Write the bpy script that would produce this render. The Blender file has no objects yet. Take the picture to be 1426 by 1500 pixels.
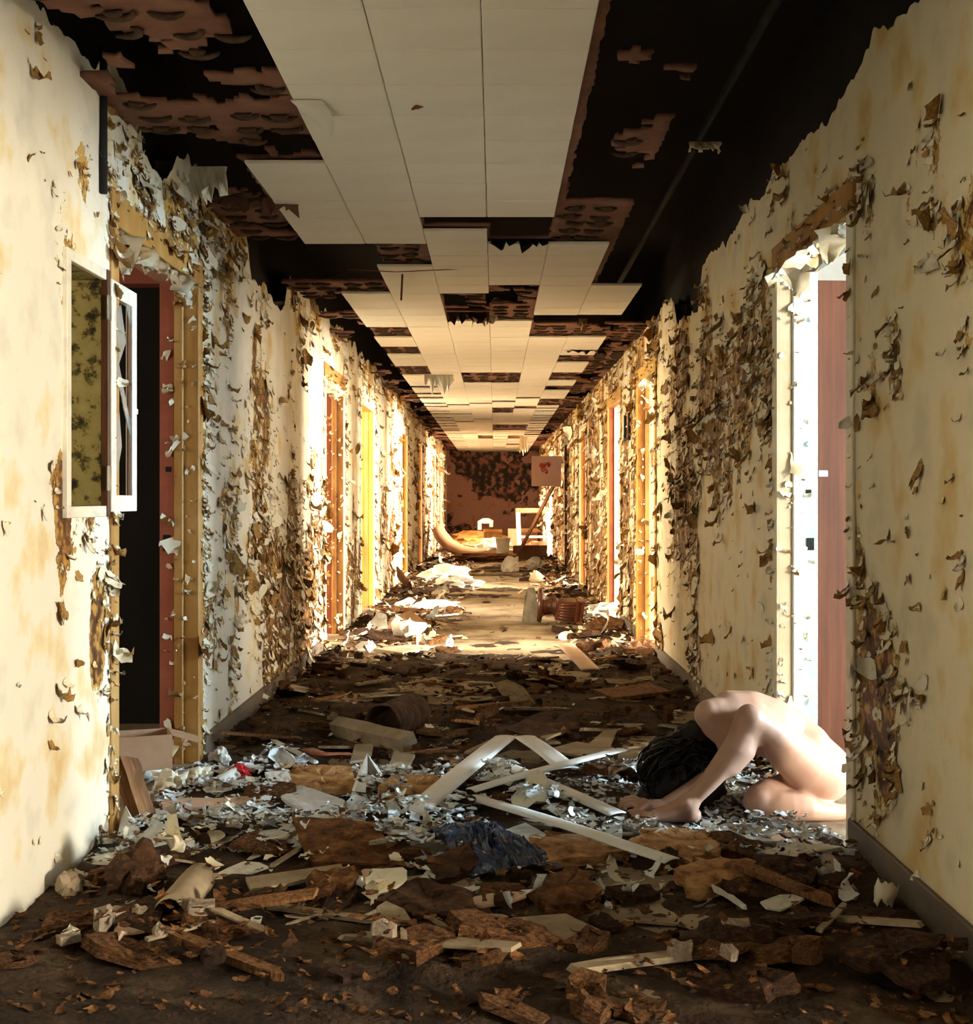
import bpy, bmesh, math, random
import numpy as np
from mathutils import Vector, Matrix, Euler, noise as mnoise

# ------------------------------------------------------------------ camera
F = 1864.0            # focal length in pixels of the 1426 x 1500 frame
VX, VY = 725.0, 732.0 # vanishing point of the corridor
CZ = 1.13             # eye height
scene = bpy.context.scene
cam_data = bpy.data.cameras.new('camera')
cam = bpy.data.objects.new('camera', cam_data)
scene.collection.objects.link(cam)
cam.location = (0, 0, CZ)
cam.rotation_euler = (math.radians(90), 0, 0)
cam_data.sensor_fit = 'AUTO'
cam_data.sensor_width = 36
cam_data.lens = F * 36 / 1500
cam_data.shift_x = (713 - VX) / 1500
cam_data.shift_y = (VY - 750) / 1500
cam_data.clip_start = 0.05
scene.camera = cam

# ------------------------------------------------------------------ world, exposure
world = bpy.data.worlds.new('world'); scene.world = world
world.use_nodes = True
world.node_tree.nodes['Background'].inputs[0].default_value = (0.6, 0.75, 1.0, 1)
world.node_tree.nodes['Background'].inputs[1].default_value = 0.02
scene.view_settings.view_transform = 'Standard'
scene.view_settings.look = 'None'
scene.view_settings.gamma = 1
scene.view_settings.use_curve_mapping = False
scene.view_settings.exposure = 0.50
scene.cycles.max_bounces = 6
scene.cycles.diffuse_bounces = 3
scene.cycles.glossy_bounces = 2
scene.cycles.transmission_bounces = 4

# ------------------------------------------------------------------ room measures
WL, WR = 1.28, 1.157          # corridor half widths, left and right of the camera
TH = 0.147                    # wall thickness
YB, YE = -2.5, 34.0           # back and end of the corridor
ROOM, ROOM_R = 4.1, 6.6       # depth of the side rooms, left and right
DOORH = 2.08
L_DOORS = [(0.9, 2.1), (4.26, 5.48), (9.54, 10.75), (12.1, 13.4), (17.4, 18.5), (21.0, 22.2), (26.0, 27.2), (29.0, 30.2)]
R_DOORS = [(1.5, 2.6), (4.11, 5.2), (9.1, 10.27), (11.6, 12.9), (16.0, 17.2), (20.0, 21.0), (25.0, 26.6), (28.6, 29.8)]

# daylight through the windows of the side rooms, and one added fill: (side, y centre, width, z centre, height, watts, colour)
COOL = (0.66, 0.86, 1.0); WARM = (1.0, 0.83, 0.60); HOT = (1.0, 0.74, 0.50); NEUT = (1.0, 0.90, 0.72)
WINDOWS_AND_FILL = [
    ( 1, -1.75, 1.2, 1.50, 1.5, 950, NEUT),
    ( 1,  1.0, 1.2, 1.60, 1.6, 200, COOL),
    ( 1,  4.3, 1.8, 1.70, 1.5, 1050, COOL),
    ( 1,  7.8, 1.8, 1.60, 1.6, 1500, NEUT),
    ( 1, 10.3, 2.0, 1.60, 1.6, 2300, NEUT),
    ( 1, 15.4, 1.8, 1.60, 1.6, 3200, NEUT),
    ( 1, 18.3, 1.6, 1.60, 1.6, 2600, HOT),
    ( 1, 23.6, 1.6, 1.60, 1.6, 2800, HOT),
    ( 1, 26.8, 1.6, 1.60, 1.6, 2800, HOT),
    ( 1, 29.0, 1.4, 1.60, 1.6, 2800, HOT),
    (-1, -0.3, 1.3, 1.55, 1.5, 70, WARM),
    (-1,  3.45, 1.0, 1.30, 1.3, 32, NEUT),  # added fill lamp for soffit and jamb; this room has no window opening
    (-1,  8.9, 1.5, 1.60, 1.6, 450, WARM),
    (-1, 11.6, 1.5, 1.60, 1.6, 520, WARM),
    (-1, 16.8, 1.5, 1.60, 1.6, 650, WARM),
    (-1, 20.8, 1.5, 1.60, 1.6, 800, HOT),
    (-1, 25.4, 1.5, 1.60, 1.6, 900, HOT),
    (-1, 29.4, 1.5, 1.60, 1.6, 900, HOT),
]
for s, yc, w, zc, h, watt, col in WINDOWS_AND_FILL:
    ld = bpy.data.lights.new('daylight_and_fill', 'AREA')
    ld.shape = 'RECTANGLE'; ld.size = w; ld.size_y = h
    ld.energy = watt; ld.color = col
    lo = bpy.data.objects.new('daylight_and_fill', ld)
    scene.collection.objects.link(lo)
    X = (WR if s > 0 else WL) + TH + (ROOM_R if s > 0 else 2.5 if 2.6 < yc < 7.4 else ROOM) - 0.03
    lo.location = (s * X, yc, zc)
    lo.rotation_euler = (0, math.radians(90) * s, 0)
    lo.rotation_euler = Vector((-s, 0, 0)).to_track_quat('-Z', 'Y').to_euler()

# ------------------------------------------------------------------ helpers
C = scene.collection
rng = np.random.default_rng(7)
random.seed(7)

def P(px, py, d):                       # a point of the place seen at a pixel, d metres down the corridor
    return Vector(((px - VX) * d / F, d, CZ - (py - VY) * d / F))

def link(name, me, mat=None, parent=None, kind=None):
    o = bpy.data.objects.new(name, me)
    C.objects.link(o)
    if mat is not None:
        if isinstance(mat, (list, tuple)):
            for m in mat: me.materials.append(m)
        else:
            me.materials.append(mat)
    if parent is not None: o.parent = parent
    if kind: o['kind'] = kind
    return o

def empty(name, loc=(0, 0, 0), kind=None, parent=None):
    o = bpy.data.objects.new(name, None)
    C.objects.link(o); o.location = loc; o.empty_display_size = 0.1
    if kind: o['kind'] = kind
    if parent is not None: o.parent = parent
    return o

def tag(o, label, cat, group=None):
    o['label'] = label; o['category'] = cat
    if group: o['group'] = group
    return o

def mesh_np(name, verts, quads, matidx=None, smooth=False):
    me = bpy.data.meshes.new(name)
    verts = np.asarray(verts, dtype=np.float32).reshape(-1, 3)
    quads = np.asarray(quads, dtype=np.int32).reshape(-1, 4)
    n = len(quads)
    me.vertices.add(len(verts)); me.vertices.foreach_set('co', verts.ravel())
    me.loops.add(n * 4); me.loops.foreach_set('vertex_index', quads.ravel())
    me.polygons.add(n)
    me.polygons.foreach_set('loop_start', np.arange(0, n * 4, 4, dtype=np.int32))
    me.polygons.foreach_set('loop_total', np.full(n, 4, dtype=np.int32))
    if matidx is not None: me.polygons.foreach_set('material_index', np.asarray(matidx, dtype=np.int32))
    if smooth: me.polygons.foreach_set('use_smooth', np.ones(n, dtype=bool))
    me.update(calc_edges=True); me.validate()
    return me

def bm_mesh(name, bm, smooth=False):
    me = bpy.data.meshes.new(name)
    bmesh.ops.recalc_face_normals(bm, faces=bm.faces)
    bm.to_mesh(me); bm.free()
    if smooth:
        me.polygons.foreach_set('use_smooth', np.ones(len(me.polygons), dtype=bool))
    return me

def box(bm, x0, x1, y0, y1, z0, z1, mi=0):
    v = [bm.verts.new(p) for p in ((x0,y0,z0),(x1,y0,z0),(x1,y1,z0),(x0,y1,z0),(x0,y0,z1),(x1,y0,z1),(x1,y1,z1),(x0,y1,z1))]
    for f in ((0,3,2,1),(4,5,6,7),(0,1,5,4),(1,2,6,5),(2,3,7,6),(3,0,4,7)):
        fc = bm.faces.new([v[i] for i in f]); fc.material_index = mi
    return v

def box_obj(name, x0, x1, y0, y1, z0, z1, mat, parent=None, kind=None, bevel=0.0):
    bm = bmesh.new(); box(bm, min(x0,x1), max(x0,x1), y0, y1, z0, z1)
    if bevel: bmesh.ops.bevel(bm, geom=list(bm.edges), offset=bevel, segments=1, affect='EDGES')
    return link(name, bm_mesh(name, bm), mat, parent, kind)

def tube(bm, pts, radii, seg=8, cap=True):
    rings = []
    n = len(pts)
    pts = [Vector(p) for p in pts]
    up = Vector((0.123, 0.31, 0.94)).normalized()
    for i, p in enumerate(pts):
        t = (pts[min(i+1, n-1)] - pts[max(i-1, 0)]).normalized()
        a = t.cross(up)
        if a.length < 1e-3: a = t.cross(Vector((1, 0, 0)))
        a.normalize(); b = t.cross(a).normalized()
        r = radii[i] if hasattr(radii, '__len__') else radii
        rings.append([bm.verts.new(p + a * (r * math.cos(2*math.pi*k/seg)) + b * (r * math.sin(2*math.pi*k/seg))) for k in range(seg)])
    for i in range(n-1):
        for k in range(seg):
            bm.faces.new((rings[i][k], rings[i][(k+1) % seg], rings[i+1][(k+1) % seg], rings[i+1][k]))
    if cap:
        bm.faces.new(rings[0][::-1]); bm.faces.new(rings[-1])

# vectorised value noise
_perm = np.random.default_rng(3).random(65536)
def vnoise(x, y):
    xi = np.floor(x).astype(np.int64); yi = np.floor(y).astype(np.int64)
    fx = x - xi; fy = y - yi
    fx = fx*fx*(3-2*fx); fy = fy*fy*(3-2*fy)
    h = lambda a, b: _perm[(a * 73856093 ^ b * 19349663) & 65535]
    return (h(xi,yi)*(1-fx)+h(xi+1,yi)*fx)*(1-fy) + (h(xi,yi+1)*(1-fx)+h(xi+1,yi+1)*fx)*fy
def fbm(x, y, oct=4):
    x = np.asarray(x, float); y = np.asarray(y, float)
    s = 0; a = 0.5; t = 0
    for i in range(oct):
        s = s + a * vnoise(x + 17.3*i, y - 9.1*i); t += a
        x = x * 2.03; y = y * 2.03; a *= 0.55
    return s / t
def sstep(a, b, x):
    t = np.clip((x - a) / (b - a), 0, 1); return t*t*(3-2*t)

# ------------------------------------------------------------------ materials
def new_mat(name):
    m = bpy.data.materials.new(name); m.use_nodes = True
    nt = m.node_tree; nt.nodes.clear()
    out = nt.nodes.new('ShaderNodeOutputMaterial')
    b = nt.nodes.new('ShaderNodeBsdfPrincipled')
    nt.links.new(b.outputs[0], out.inputs[0])
    return m, nt, b
def nd(nt, t, **kw):
    n = nt.nodes.new(t)
    for k, v in kw.items(): setattr(n, k, v)
    return n
def ramp(nt, stops, interp='LINEAR'):
    r = nt.nodes.new('ShaderNodeValToRGB'); cr = r.color_ramp; cr.interpolation = interp
    while len(cr.elements) < len(stops): cr.elements.new(0.5)
    for e, (p, c) in zip(cr.elements, stops):
        e.position = p; e.color = (*c, 1) if len(c) == 3 else c
    return r
def mat_noise(name, stops, scale=8, rough=0.8, bump=0.3, bdist=0.01, detail=6, stretch=(1,1,1), spec=0.3, bscale=None, coord='Object', distort=0.0):
    m, nt, b = new_mat(name)
    tc = nd(nt, 'ShaderNodeTexCoord'); mp = nd(nt, 'ShaderNodeMapping'); mp.inputs['Scale'].default_value = stretch
    nt.links.new(tc.outputs[coord], mp.inputs[0])
    n = nd(nt, 'ShaderNodeTexNoise'); n.inputs['Scale'].default_value = scale; n.inputs['Detail'].default_value = detail
    n.inputs['Roughness'].default_value = 0.65; n.inputs['Distortion'].default_value = distort
    nt.links.new(mp.outputs[0], n.inputs['Vector'])
    r = ramp(nt, stops); nt.links.new(n.outputs[0], r.inputs[0]); nt.links.new(r.outputs[0], b.inputs['Base Color'])
    b.inputs['Roughness'].default_value = rough; b.inputs['Specular IOR Level'].default_value = spec
    if bump:
        n2 = nd(nt, 'ShaderNodeTexNoise'); n2.inputs['Scale'].default_value = bscale or scale*4; n2.inputs['Detail'].default_value = 5
        nt.links.new(mp.outputs[0], n2.inputs['Vector'])
        bp = nd(nt, 'ShaderNodeBump'); bp.inputs['Strength'].default_value = bump; bp.inputs['Distance'].default_value = bdist
        nt.links.new(n2.outputs[0], bp.inputs['Height']); nt.links.new(bp.outputs[0], b.inputs['Normal'])
    return m

def wall_material(name, cream, ochre, brown, ns=1.0):
    m, nt, b = new_mat(name)
    at = nd(nt, 'ShaderNodeAttribute', attribute_name='peel')
    at2 = nd(nt, 'ShaderNodeAttribute', attribute_name='bare_shade')
    tc = nd(nt, 'ShaderNodeTexCoord')
    def noise(sc, det=5):
        n = nd(nt, 'ShaderNodeTexNoise'); n.inputs['Scale'].default_value = sc; n.inputs['Detail'].default_value = det
        nt.links.new(tc.outputs['Object'], n.inputs['Vector']); return n
    n1, n2, n3 = noise(22*ns, 6), noise(90*ns, 4), noise(4.5, 8)
    def ma(op, a, bb):
        x = nd(nt, 'ShaderNodeMath', operation=op)
        for i, v in enumerate((a, bb)):
            if isinstance(v, (int, float)): x.inputs[i].default_value = v
            else: nt.links.new(v, x.inputs[i])
        return x.outputs[0]
    v = ma('ADD', at.outputs['Fac'], ma('MULTIPLY', ma('SUBTRACT', n1.outputs[0], 0.5), 0.30))
    v = ma('ADD', v, ma('MULTIPLY', ma('SUBTRACT', n2.outputs[0], 0.5), 0.16))
    # colour of the sound top coat: faint yellowing and dirt
    top = ramp(nt, [(0.30, [c*0.84 for c in cream]), (0.44, cream), (0.54, cream), (0.60, [cream[0]*0.96, cream[1]*0.88, cream[2]*0.68]), (0.70, [cream[0]*0.85, cream[1]*0.66, cream[2]*0.40])])
    nt.links.new(n3.outputs[0], top.inputs[0])
    under = ramp(nt, [(0.38, [c*0.45 for c in brown]), (0.5, brown), (0.62, [ochre[0]*0.85, ochre[1]*0.75, ochre[2]*0.7])])  # bare brown plaster; its dark tone also stands for the flakes' shadows
    nt.links.new(n1.outputs[0], under.inputs[0])
    m1 = ramp(nt, [(0.495, (0,0,0)), (0.505, (1,1,1))]); nt.links.new(v, m1.inputs[0])
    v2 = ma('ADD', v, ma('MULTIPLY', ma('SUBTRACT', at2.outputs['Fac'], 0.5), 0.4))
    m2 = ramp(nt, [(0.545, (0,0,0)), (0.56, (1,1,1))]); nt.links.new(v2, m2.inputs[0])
    x1 = nd(nt, 'ShaderNodeMix', data_type='RGBA'); x2 = nd(nt, 'ShaderNodeMix', data_type='RGBA')
    nt.links.new(m1.outputs[0], x1.inputs[0]); nt.links.new(top.outputs[0], x1.inputs[6]); x1.inputs[7].default_value = (*ochre, 1)
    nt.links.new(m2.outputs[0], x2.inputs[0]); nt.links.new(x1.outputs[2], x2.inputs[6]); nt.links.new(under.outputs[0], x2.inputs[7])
    nt.links.new(x2.outputs[2], b.inputs['Base Color'])
    b.inputs['Roughness'].default_value = 0.6; b.inputs['Specular IOR Level'].default_value = 0.3
    hgt = ma('SUBTRACT', ma('MULTIPLY', n2.outputs[0], 0.25), ma('ADD', m1.outputs[0], m2.outputs[0]))
    bp = nd(nt, 'ShaderNodeBump'); bp.inputs['Strength'].default_value = 0.8; bp.inputs['Distance'].default_value = 0.006
    nt.links.new(hgt, bp.inputs['Height']); nt.links.new(bp.outputs[0], b.inputs['Normal'])
    return m

CREAM = (0.80, 0.74, 0.58); OCHRE = (0.60, 0.37, 0.09); BROWN = (0.14, 0.055, 0.018)
M = {}
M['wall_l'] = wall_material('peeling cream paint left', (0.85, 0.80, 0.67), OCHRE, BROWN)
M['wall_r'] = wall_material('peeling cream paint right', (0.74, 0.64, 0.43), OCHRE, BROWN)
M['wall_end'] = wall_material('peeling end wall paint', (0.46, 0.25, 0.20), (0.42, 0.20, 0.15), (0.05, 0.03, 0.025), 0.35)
M['flake'] = mat_noise('paint flake face', [(0.3, (0.70,0.60,0.42)), (0.5, (0.82,0.76,0.60)), (0.66, (0.74,0.55,0.27))], 6, 0.55, 0.1, 0.003)
M['flake_back'] = mat_noise('paint flake back', [(0.3, (0.13,0.06,0.018)), (0.5, (0.34,0.18,0.05)), (0.7, (0.52,0.33,0.11))], 9, 0.8, 0.1, 0.003)
M['flake_grey'] = mat_noise('grey paint chip', [(0.3, (0.50,0.50,0.48)), (0.55, (0.78,0.80,0.79)), (0.7, (0.66,0.62,0.54))], 9, 0.6, 0.1, 0.003)
M['plaster'] = mat_noise('bare plaster', [(0.3, (0.22,0.15,0.10)), (0.7, (0.45,0.36,0.26))], 5, 0.9, 0.4, 0.01)
M['room'] = mat_noise('side room paint', [(0.3, (0.32,0.30,0.26)), (0.7, (0.42,0.40,0.35))], 2, 0.8, 0.1, 0.01)
M['room_shade'] = mat_noise('shade-dark room paint', [(0.3, (0.010,0.008,0.007)), (0.7, (0.022,0.018,0.015))], 2, 0.9, 0.1, 0.01)  # side room paint with the unlit room's shade put into its colour
M['salmon'] = mat_noise('salmon paint', [(0.3, (0.60,0.27,0.17)), (0.7, (0.68,0.33,0.21))], 3, 0.6, 0.1, 0.004)
M['red'] = mat_noise('brick red paint', [(0.3, (0.36,0.10,0.055)), (0.6, (0.44,0.13,0.075)), (0.75, (0.40,0.16,0.12))], 6, 0.5, 0.15, 0.004)
M['redbrown'] = mat_noise('red brown paint', [(0.3, (0.16,0.035,0.012)), (0.7, (0.26,0.07,0.025))], 6, 0.5, 0.15, 0.004)
M['ochre'] = mat_noise('ochre paint', [(0.3, (0.28,0.11,0.02)), (0.5, (0.42,0.21,0.05)), (0.7, (0.55,0.33,0.12))], 5, 0.5, 0.2, 0.004, stretch=(1,1,.3))
M['ochre_dark'] = mat_noise('dark ochre paint', [(0.3, (0.13,0.045,0.010)), (0.5, (0.24,0.10,0.022)), (0.7, (0.36,0.18,0.05))], 7, 0.5, 0.2, 0.004, stretch=(1,1,.3))
M['yellow'] = mat_noise('yellow paint', [(0.3, (0.48,0.25,0.03)), (0.7, (0.62,0.38,0.08))], 5, 0.5, 0.2, 0.004, stretch=(1,1,.3))
M['whitepaint'] = mat_noise('old white paint', [(0.3, (0.68,0.70,0.66)), (0.6, (0.82,0.84,0.82)), (0.78, (0.62,0.52,0.36))], 5, 0.5, 0.2, 0.004)
M['paleblue'] = mat_noise('pale blue green paint', [(0.3, (0.40,0.52,0.51)), (0.7, (0.54,0.66,0.65))], 5, 0.5, 0.15, 0.004)
M['creamtrim'] = mat_noise('cream trim paint', [(0.3, (0.68,0.58,0.40)), (0.6, (0.80,0.73,0.57))], 5, 0.5, 0.2, 0.004)
M['pinktrim'] = mat_noise('faded salmon trim', [(0.3, (0.66,0.42,0.27)), (0.6, (0.76,0.54,0.38))], 5, 0.5, 0.2, 0.004)
M['tile'] = mat_noise('ceiling tile board', [(0.3, (0.74,0.70,0.61)), (0.55, (0.80,0.77,0.69)), (0.75, (0.77,0.71,0.60))], 2.0, 0.8, 0.08, 0.002, bscale=160, coord='Object')
M['substrate'] = mat_noise('brown ceiling board', [(0.3, (0.09,0.038,0.024)), (0.5, (0.19,0.085,0.055)), (0.7, (0.25,0.125,0.085))], 3, 0.9, 0.3, 0.006)
M['glue'] = mat_noise('dried tile adhesive', [(0.3, (0.025,0.014,0.008)), (0.7, (0.10,0.05,0.025))], 30, 0.7, 0.3, 0.004)
M['void'] = mat_noise('shade-black roof void', [(0.3, (0.004,0.003,0.003)), (0.7, (0.012,0.009,0.007))], 3, 0.95, 0.2, 0.01)  # near-black colour holds the darkness of the unlit void
M['floor'] = mat_noise('dirty floor', [(0.28, (0.05,0.03,0.016)), (0.42, (0.20,0.13,0.07)), (0.55, (0.42,0.33,0.21)), (0.7, (0.50,0.42,0.29))], 1.6, 0.75, 0.4, 0.01, detail=10, bscale=30)
# ================================================================== FLOOR
fl = box_obj('floor', -WL-TH-ROOM-0.2, WR+TH+ROOM_R+0.3, YB-0.2, YE+0.2, -0.1, 0, M['floor'], kind='structure')

# ================================================================== CORRIDOR WALLS
CAB = (3.80, 4.14, 1.11, 1.845)      # recess of the wall cabinet (left wall): y0, y1, z0, z1
def wall_top(side, y):
    y = np.asarray(y, float)
    j = (fbm(y*3.1 + (5 if side < 0 else 40), y*0 + 3.3, 4) - 0.5)*0.16 + (fbm(y*14 + 9, y*0+8.2*side, 3) - 0.5)*0.07
    if side < 0:
        base = np.full_like(y, 2.53)
        base = base - 0.15*(sstep(4.56, 4.62, y) - sstep(4.95, 5.15, y))
        base = base - 0.24*(sstep(6.55, 6.7, y) - sstep(7.6, 8.0, y))
    else:
        base = np.full_like(y, 2.45)
        base = base + 0.06*(1 - sstep(3.9, 4.6, y)) - 0.03*sstep(5.4, 6.8, y)*(1-sstep(7, 8.4, y))
        base = base - 0.22*(sstep(7.05, 7.25, y) - sstep(8.05, 8.3, y))
    return base + j

def peel_field(side, y, z):
    sc = 1.0
    f = fbm(y*2.6*sc + (0 if side < 0 else 60), z*1.9*sc + 11*side, 5)
    g = fbm(y*9 + 33*side, z*5 + 7, 4)
    m = 0.33 + (f - 0.5)*0.85 + (g - 0.5)*0.35
    def blob(y0, z0, ry, rz, a):
        return a*np.exp(-((y-y0)/ry)**2 - ((z-z0)/rz)**2)
    if side < 0:
        m = m - 0.10*(y < 4.26) + blob(4.08, 0.62, .10, .30, .40) + blob(3.75, 1.0, .1, .2, .2) + blob(4.1, 2.2, .2, .25, .22)
        m = m + blob(4.9, 2.3, .6, .2, .25) + 0.05*((y > 5.5) & (y < 7.2)) + blob(5.6, 1.3, .25, .9, .10)
        m = m + 0.26*sstep(6.6, 7.6, y)*(1 - sstep(9.2, 9.6, y))*(1 - sstep(0.7, 1.7, z))
        m = m + 0.08*sstep(9.0, 10.5, y) + blob(9.3, 1.0, .2, 1.0, .12) + 0.08*sstep(2.15, 2.45, z)*(y > 5.5)
    else:
        m = m - 0.02*(y < 4.2) + blob(3.92, 2.1, .14, .3, .27) + blob(3.72, 1.55, .18, .30, .26) + blob(4.0, 1.2, .07, .5, .15) + blob(3.8, 0.75, .15, .3, .24) + blob(3.35, 0.9, .2, .35, .2)
        m = m + blob(6.1, 1.60, 1.0, .42, .30) + blob(5.5, 2.1, .5, .3, .14) + blob(7.9, 1.0, .4, .5, .2) + blob(7.6, 1.7, .8, .5, .18)
        m = m - blob(6.2, 0.7, .8, .45, .14)
        m = m + 0.13*sstep(8.4, 9.0, y) + 0.10*sstep(10.2, 11.5, y) + blob(8.9, 2.2, .5, .5, .15)
    return m

def build_wall(side, W, doors, name, mat):
    ys = list(np.arange(YB, 3.0, 0.15))
    y = 3.0
    while y < YE: ys.append(y); y *= 1.0034
    ys.append(YE)
    holes = [(a, b, 0.0, DOORH) for a, b in doors]
    if side < 0: holes.append(CAB)
    for a, b, _, _ in holes: ys += [a, b]
    ys = np.array(sorted(ys)); ys = ys[np.concatenate([[True], np.diff(ys) > 1e-4])]
    zs = sorted(set(list(np.round(np.arange(0, 2.76, 0.0165), 4)) + [DOORH] + ([CAB[2], CAB[3]] if side < 0 else [])))
    zs = np.array(zs)
    Y, Z = np.meshgrid(ys, zs, indexing='ij')
    top = wall_top(side, ys)[:, None]
    Zc = np.minimum(Z, top)
    peel = peel_field(side, Y, Zc)
    X = W + 0.004*(fbm(Y*1.5, Zc*1.5, 3) - 0.5)
    X = X - 0.0035*np.clip((0.5-peel)*6, 0, 1)
    ny, nz = Y.shape
    idx = np.arange(ny*nz).reshape(ny, nz)
    yc = (ys[:-1] + ys[1:])/2; zc = (zs[:-1] + zs[1:])/2
    keep = np.ones((ny-1, nz-1), bool)
    for a, b, z0, z1 in holes:
        keep &= ~((yc[:, None] > a) & (yc[:, None] < b) & (zc[None, :] > z0) & (zc[None, :] < z1))
    keep &= (zs[:-1][None, :] < np.maximum(top[:-1], top[1:]))
    q = np.stack([idx[:-1,:-1], idx[1:,:-1], idx[1:,1:], idx[:-1,1:]], -1)[keep]
    if side > 0: q = q[:, ::-1]
    V = np.stack([side*X, Y, Zc], -1).reshape(-1, 3)
    used = np.zeros(len(V), bool); used[q.ravel()] = True
    remap = np.cumsum(used) - 1
    me = mesh_np(name, V[used], remap[q], smooth=True)
    a1 = me.attributes.new('peel', 'FLOAT', 'POINT'); a2 = me.attributes.new('bare_shade', 'FLOAT', 'POINT')
    if len(me.vertices) == used.sum():
        a1.data.foreach_set('value', peel.ravel()[used].astype(np.float32))
        bare_shade = 0.55 + 0.25*(fbm(Y*3+50, Zc*2+side, 3) - 0.5) - 0.35*sstep(2.0, 2.4, Zc)*(1 if side < 0 else .6) + 0.12*((Zc < 1.3) & (Y > 6.8))
        a2.data.foreach_set('value', bare_shade.ravel()[used].astype(np.float32))
    o = link(name, me, mat, kind='structure')
    # solid core of the wall behind its painted face
    bm = bmesh.new()
    x0, x1 = side*(W+0.006), side*(W+TH)
    x0, x1 = min(x0, x1), max(x0, x1)
    prev = YB
    segs = []
    for a, b in doors:
        segs.append((prev, a, 0)); segs.append((a, b, DOORH)); prev = b
    segs.append((prev, YE, 0))
    for a, b, z0 in segs:
        n = max(1, int((b-a)/0.25)); e = np.linspace(a, b, n+1)
        for i in range(n):
            zt = float(wall_top(side, np.linspace(e[i], e[i+1], 9)).min()) - 0.01
            if side < 0 and not (e[i+1] <= CAB[0]-.02 or e[i] >= CAB[1]+.02):
                box(bm, x0, x1-0.115, e[i], e[i+1], 0, zt)
                lo_, hi_ = max(e[i], CAB[0]-.02), min(e[i+1], CAB[1]+.02)
                box(bm, x1-0.115, x1, e[i], e[i+1], 0, CAB[2]-.02); box(bm, x1-0.115, x1, e[i], e[i+1], CAB[3]+.02, zt)
                if e[i] < lo_: box(bm, x1-0.115, x1, e[i], lo_, CAB[2]-.02, CAB[3]+.02)
                if hi_ < e[i+1]: box(bm, x1-0.115, x1, hi_, e[i+1], CAB[2]-.02, CAB[3]+.02)
            else:
                box(bm, x0, x1, e[i], e[i+1], z0, zt)
    link('plaster_core', bm_mesh('plaster_core', bm), M['plaster'], o)
    return o
wall_left = build_wall(-1, WL, L_DOORS, 'wall_left', M['wall_l'])
wall_right = build_wall(1, WR, R_DOORS, 'wall_right', M['wall_r'])

# end wall with large flaked patches
def grid_wall(name, x0, x1, y, z0, z1, nx, nz, mat, base):
    xs = np.linspace(x0, x1, nx); zs = np.linspace(z0, z1, nz)
    X, Z = np.meshgrid(xs, zs, indexing='ij')
    p = base + (fbm(X*1.3+4, Z*1.3+2, 5) - 0.5)*1.3 + (fbm(X*5+1, Z*5+8, 4) - 0.5)*.55
    p = p + 0.34*np.exp(-((X+0.25)/0.75)**2 - ((Z-1.75)/0.45)**2) + .2*np.exp(-((X-.6)/.3)**2-((Z-1.2)/.5)**2)
    idx = np.arange(nx*nz).reshape(nx, nz)
    q = np.stack([idx[:-1,:-1], idx[1:,:-1], idx[1:,1:], idx[:-1,1:]], -1)
    me = mesh_np(name, np.stack([X, X*0+y, Z], -1), q)
    a1 = me.attributes.new('peel', 'FLOAT', 'POINT'); a2 = me.attributes.new('bare_shade', 'FLOAT', 'POINT')
    a1.data.foreach_set('value', p.ravel().astype(np.float32)); a2.data.foreach_set('value', np.full(nx*nz, 0.7, np.float32))
    return link(name, me, mat, kind='structure')
grid_wall('wall_end', -WL-TH, WR+TH, YE-0.001, 0, 2.7, 90, 90, M['wall_end'], 0.40)
box_obj('wall_end_backing', -WL-TH-ROOM, WR+TH+ROOM_R, YE, YE+0.15, 0, 3.1, M['plaster'], kind='structure')
box_obj('wall_back', -WL-TH-ROOM, WR+TH+ROOM_R, YB-0.15, YB, 0, 3.1, M['room'], kind='structure')

# ================================================================== SIDE ROOMS
def side_rooms(side, W, parts, dark_until=None, tag_='right'):
    xa = W + TH; xb = W + TH + (ROOM_R if side > 0 else ROOM)
    # outer wall with window openings
    bm = bmesh.new()
    wins = sorted([(yc - w/2, yc + w/2, zc - h/2, zc + h/2) for s, yc, w, zc, h, _, _ in WINDOWS_AND_FILL if s == side and not (s < 0 and 2.6 < yc < 7.4)])
    prev = YB
    for a, b, z0, z1 in wins:
        box(bm, *sorted((side*xb, side*(xb+.2))), prev, a, 0, 2.5)
        box(bm, *sorted((side*xb, side*(xb+.2))), a, b, 0, z0); box(bm, *sorted((side*xb, side*(xb+.2))), a, b, z1, 2.5)
        box(bm, *sorted((side*(xb+.17), side*(xb+.2))), a, b, z0, z1)
        prev = b
    box(bm, *sorted((side*xb, side*(xb+.2))), prev, YE, 0, 2.5)
    link('wall_%s_outer' % tag_, bm_mesh('outer', bm), M['room'], kind='structure')
    for i, y in enumerate(parts):
        box_obj('wall_%s_partition' % tag_, *sorted((side*(xa+.002), side*xb)), y-.05, y+.05, 0, 2.5, M['room'], kind='structure')
    # room-side face of the corridor wall and the room ceiling
    box_obj('ceiling_%s_rooms' % tag_, *sorted((side*(xa-.02), side*(xb+.2))), YB, YE, 2.46 if side > 0 else 2.5, 2.62, M['room'], kind='structure')
side_rooms(1, WR, [6.4, 14.3, 19.4, 22.0, 31.5], tag_='right')
side_rooms(-1, WL, [2.6, 7.4, 15.0, 19.4, 24.0, 31.5], tag_='left')
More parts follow.
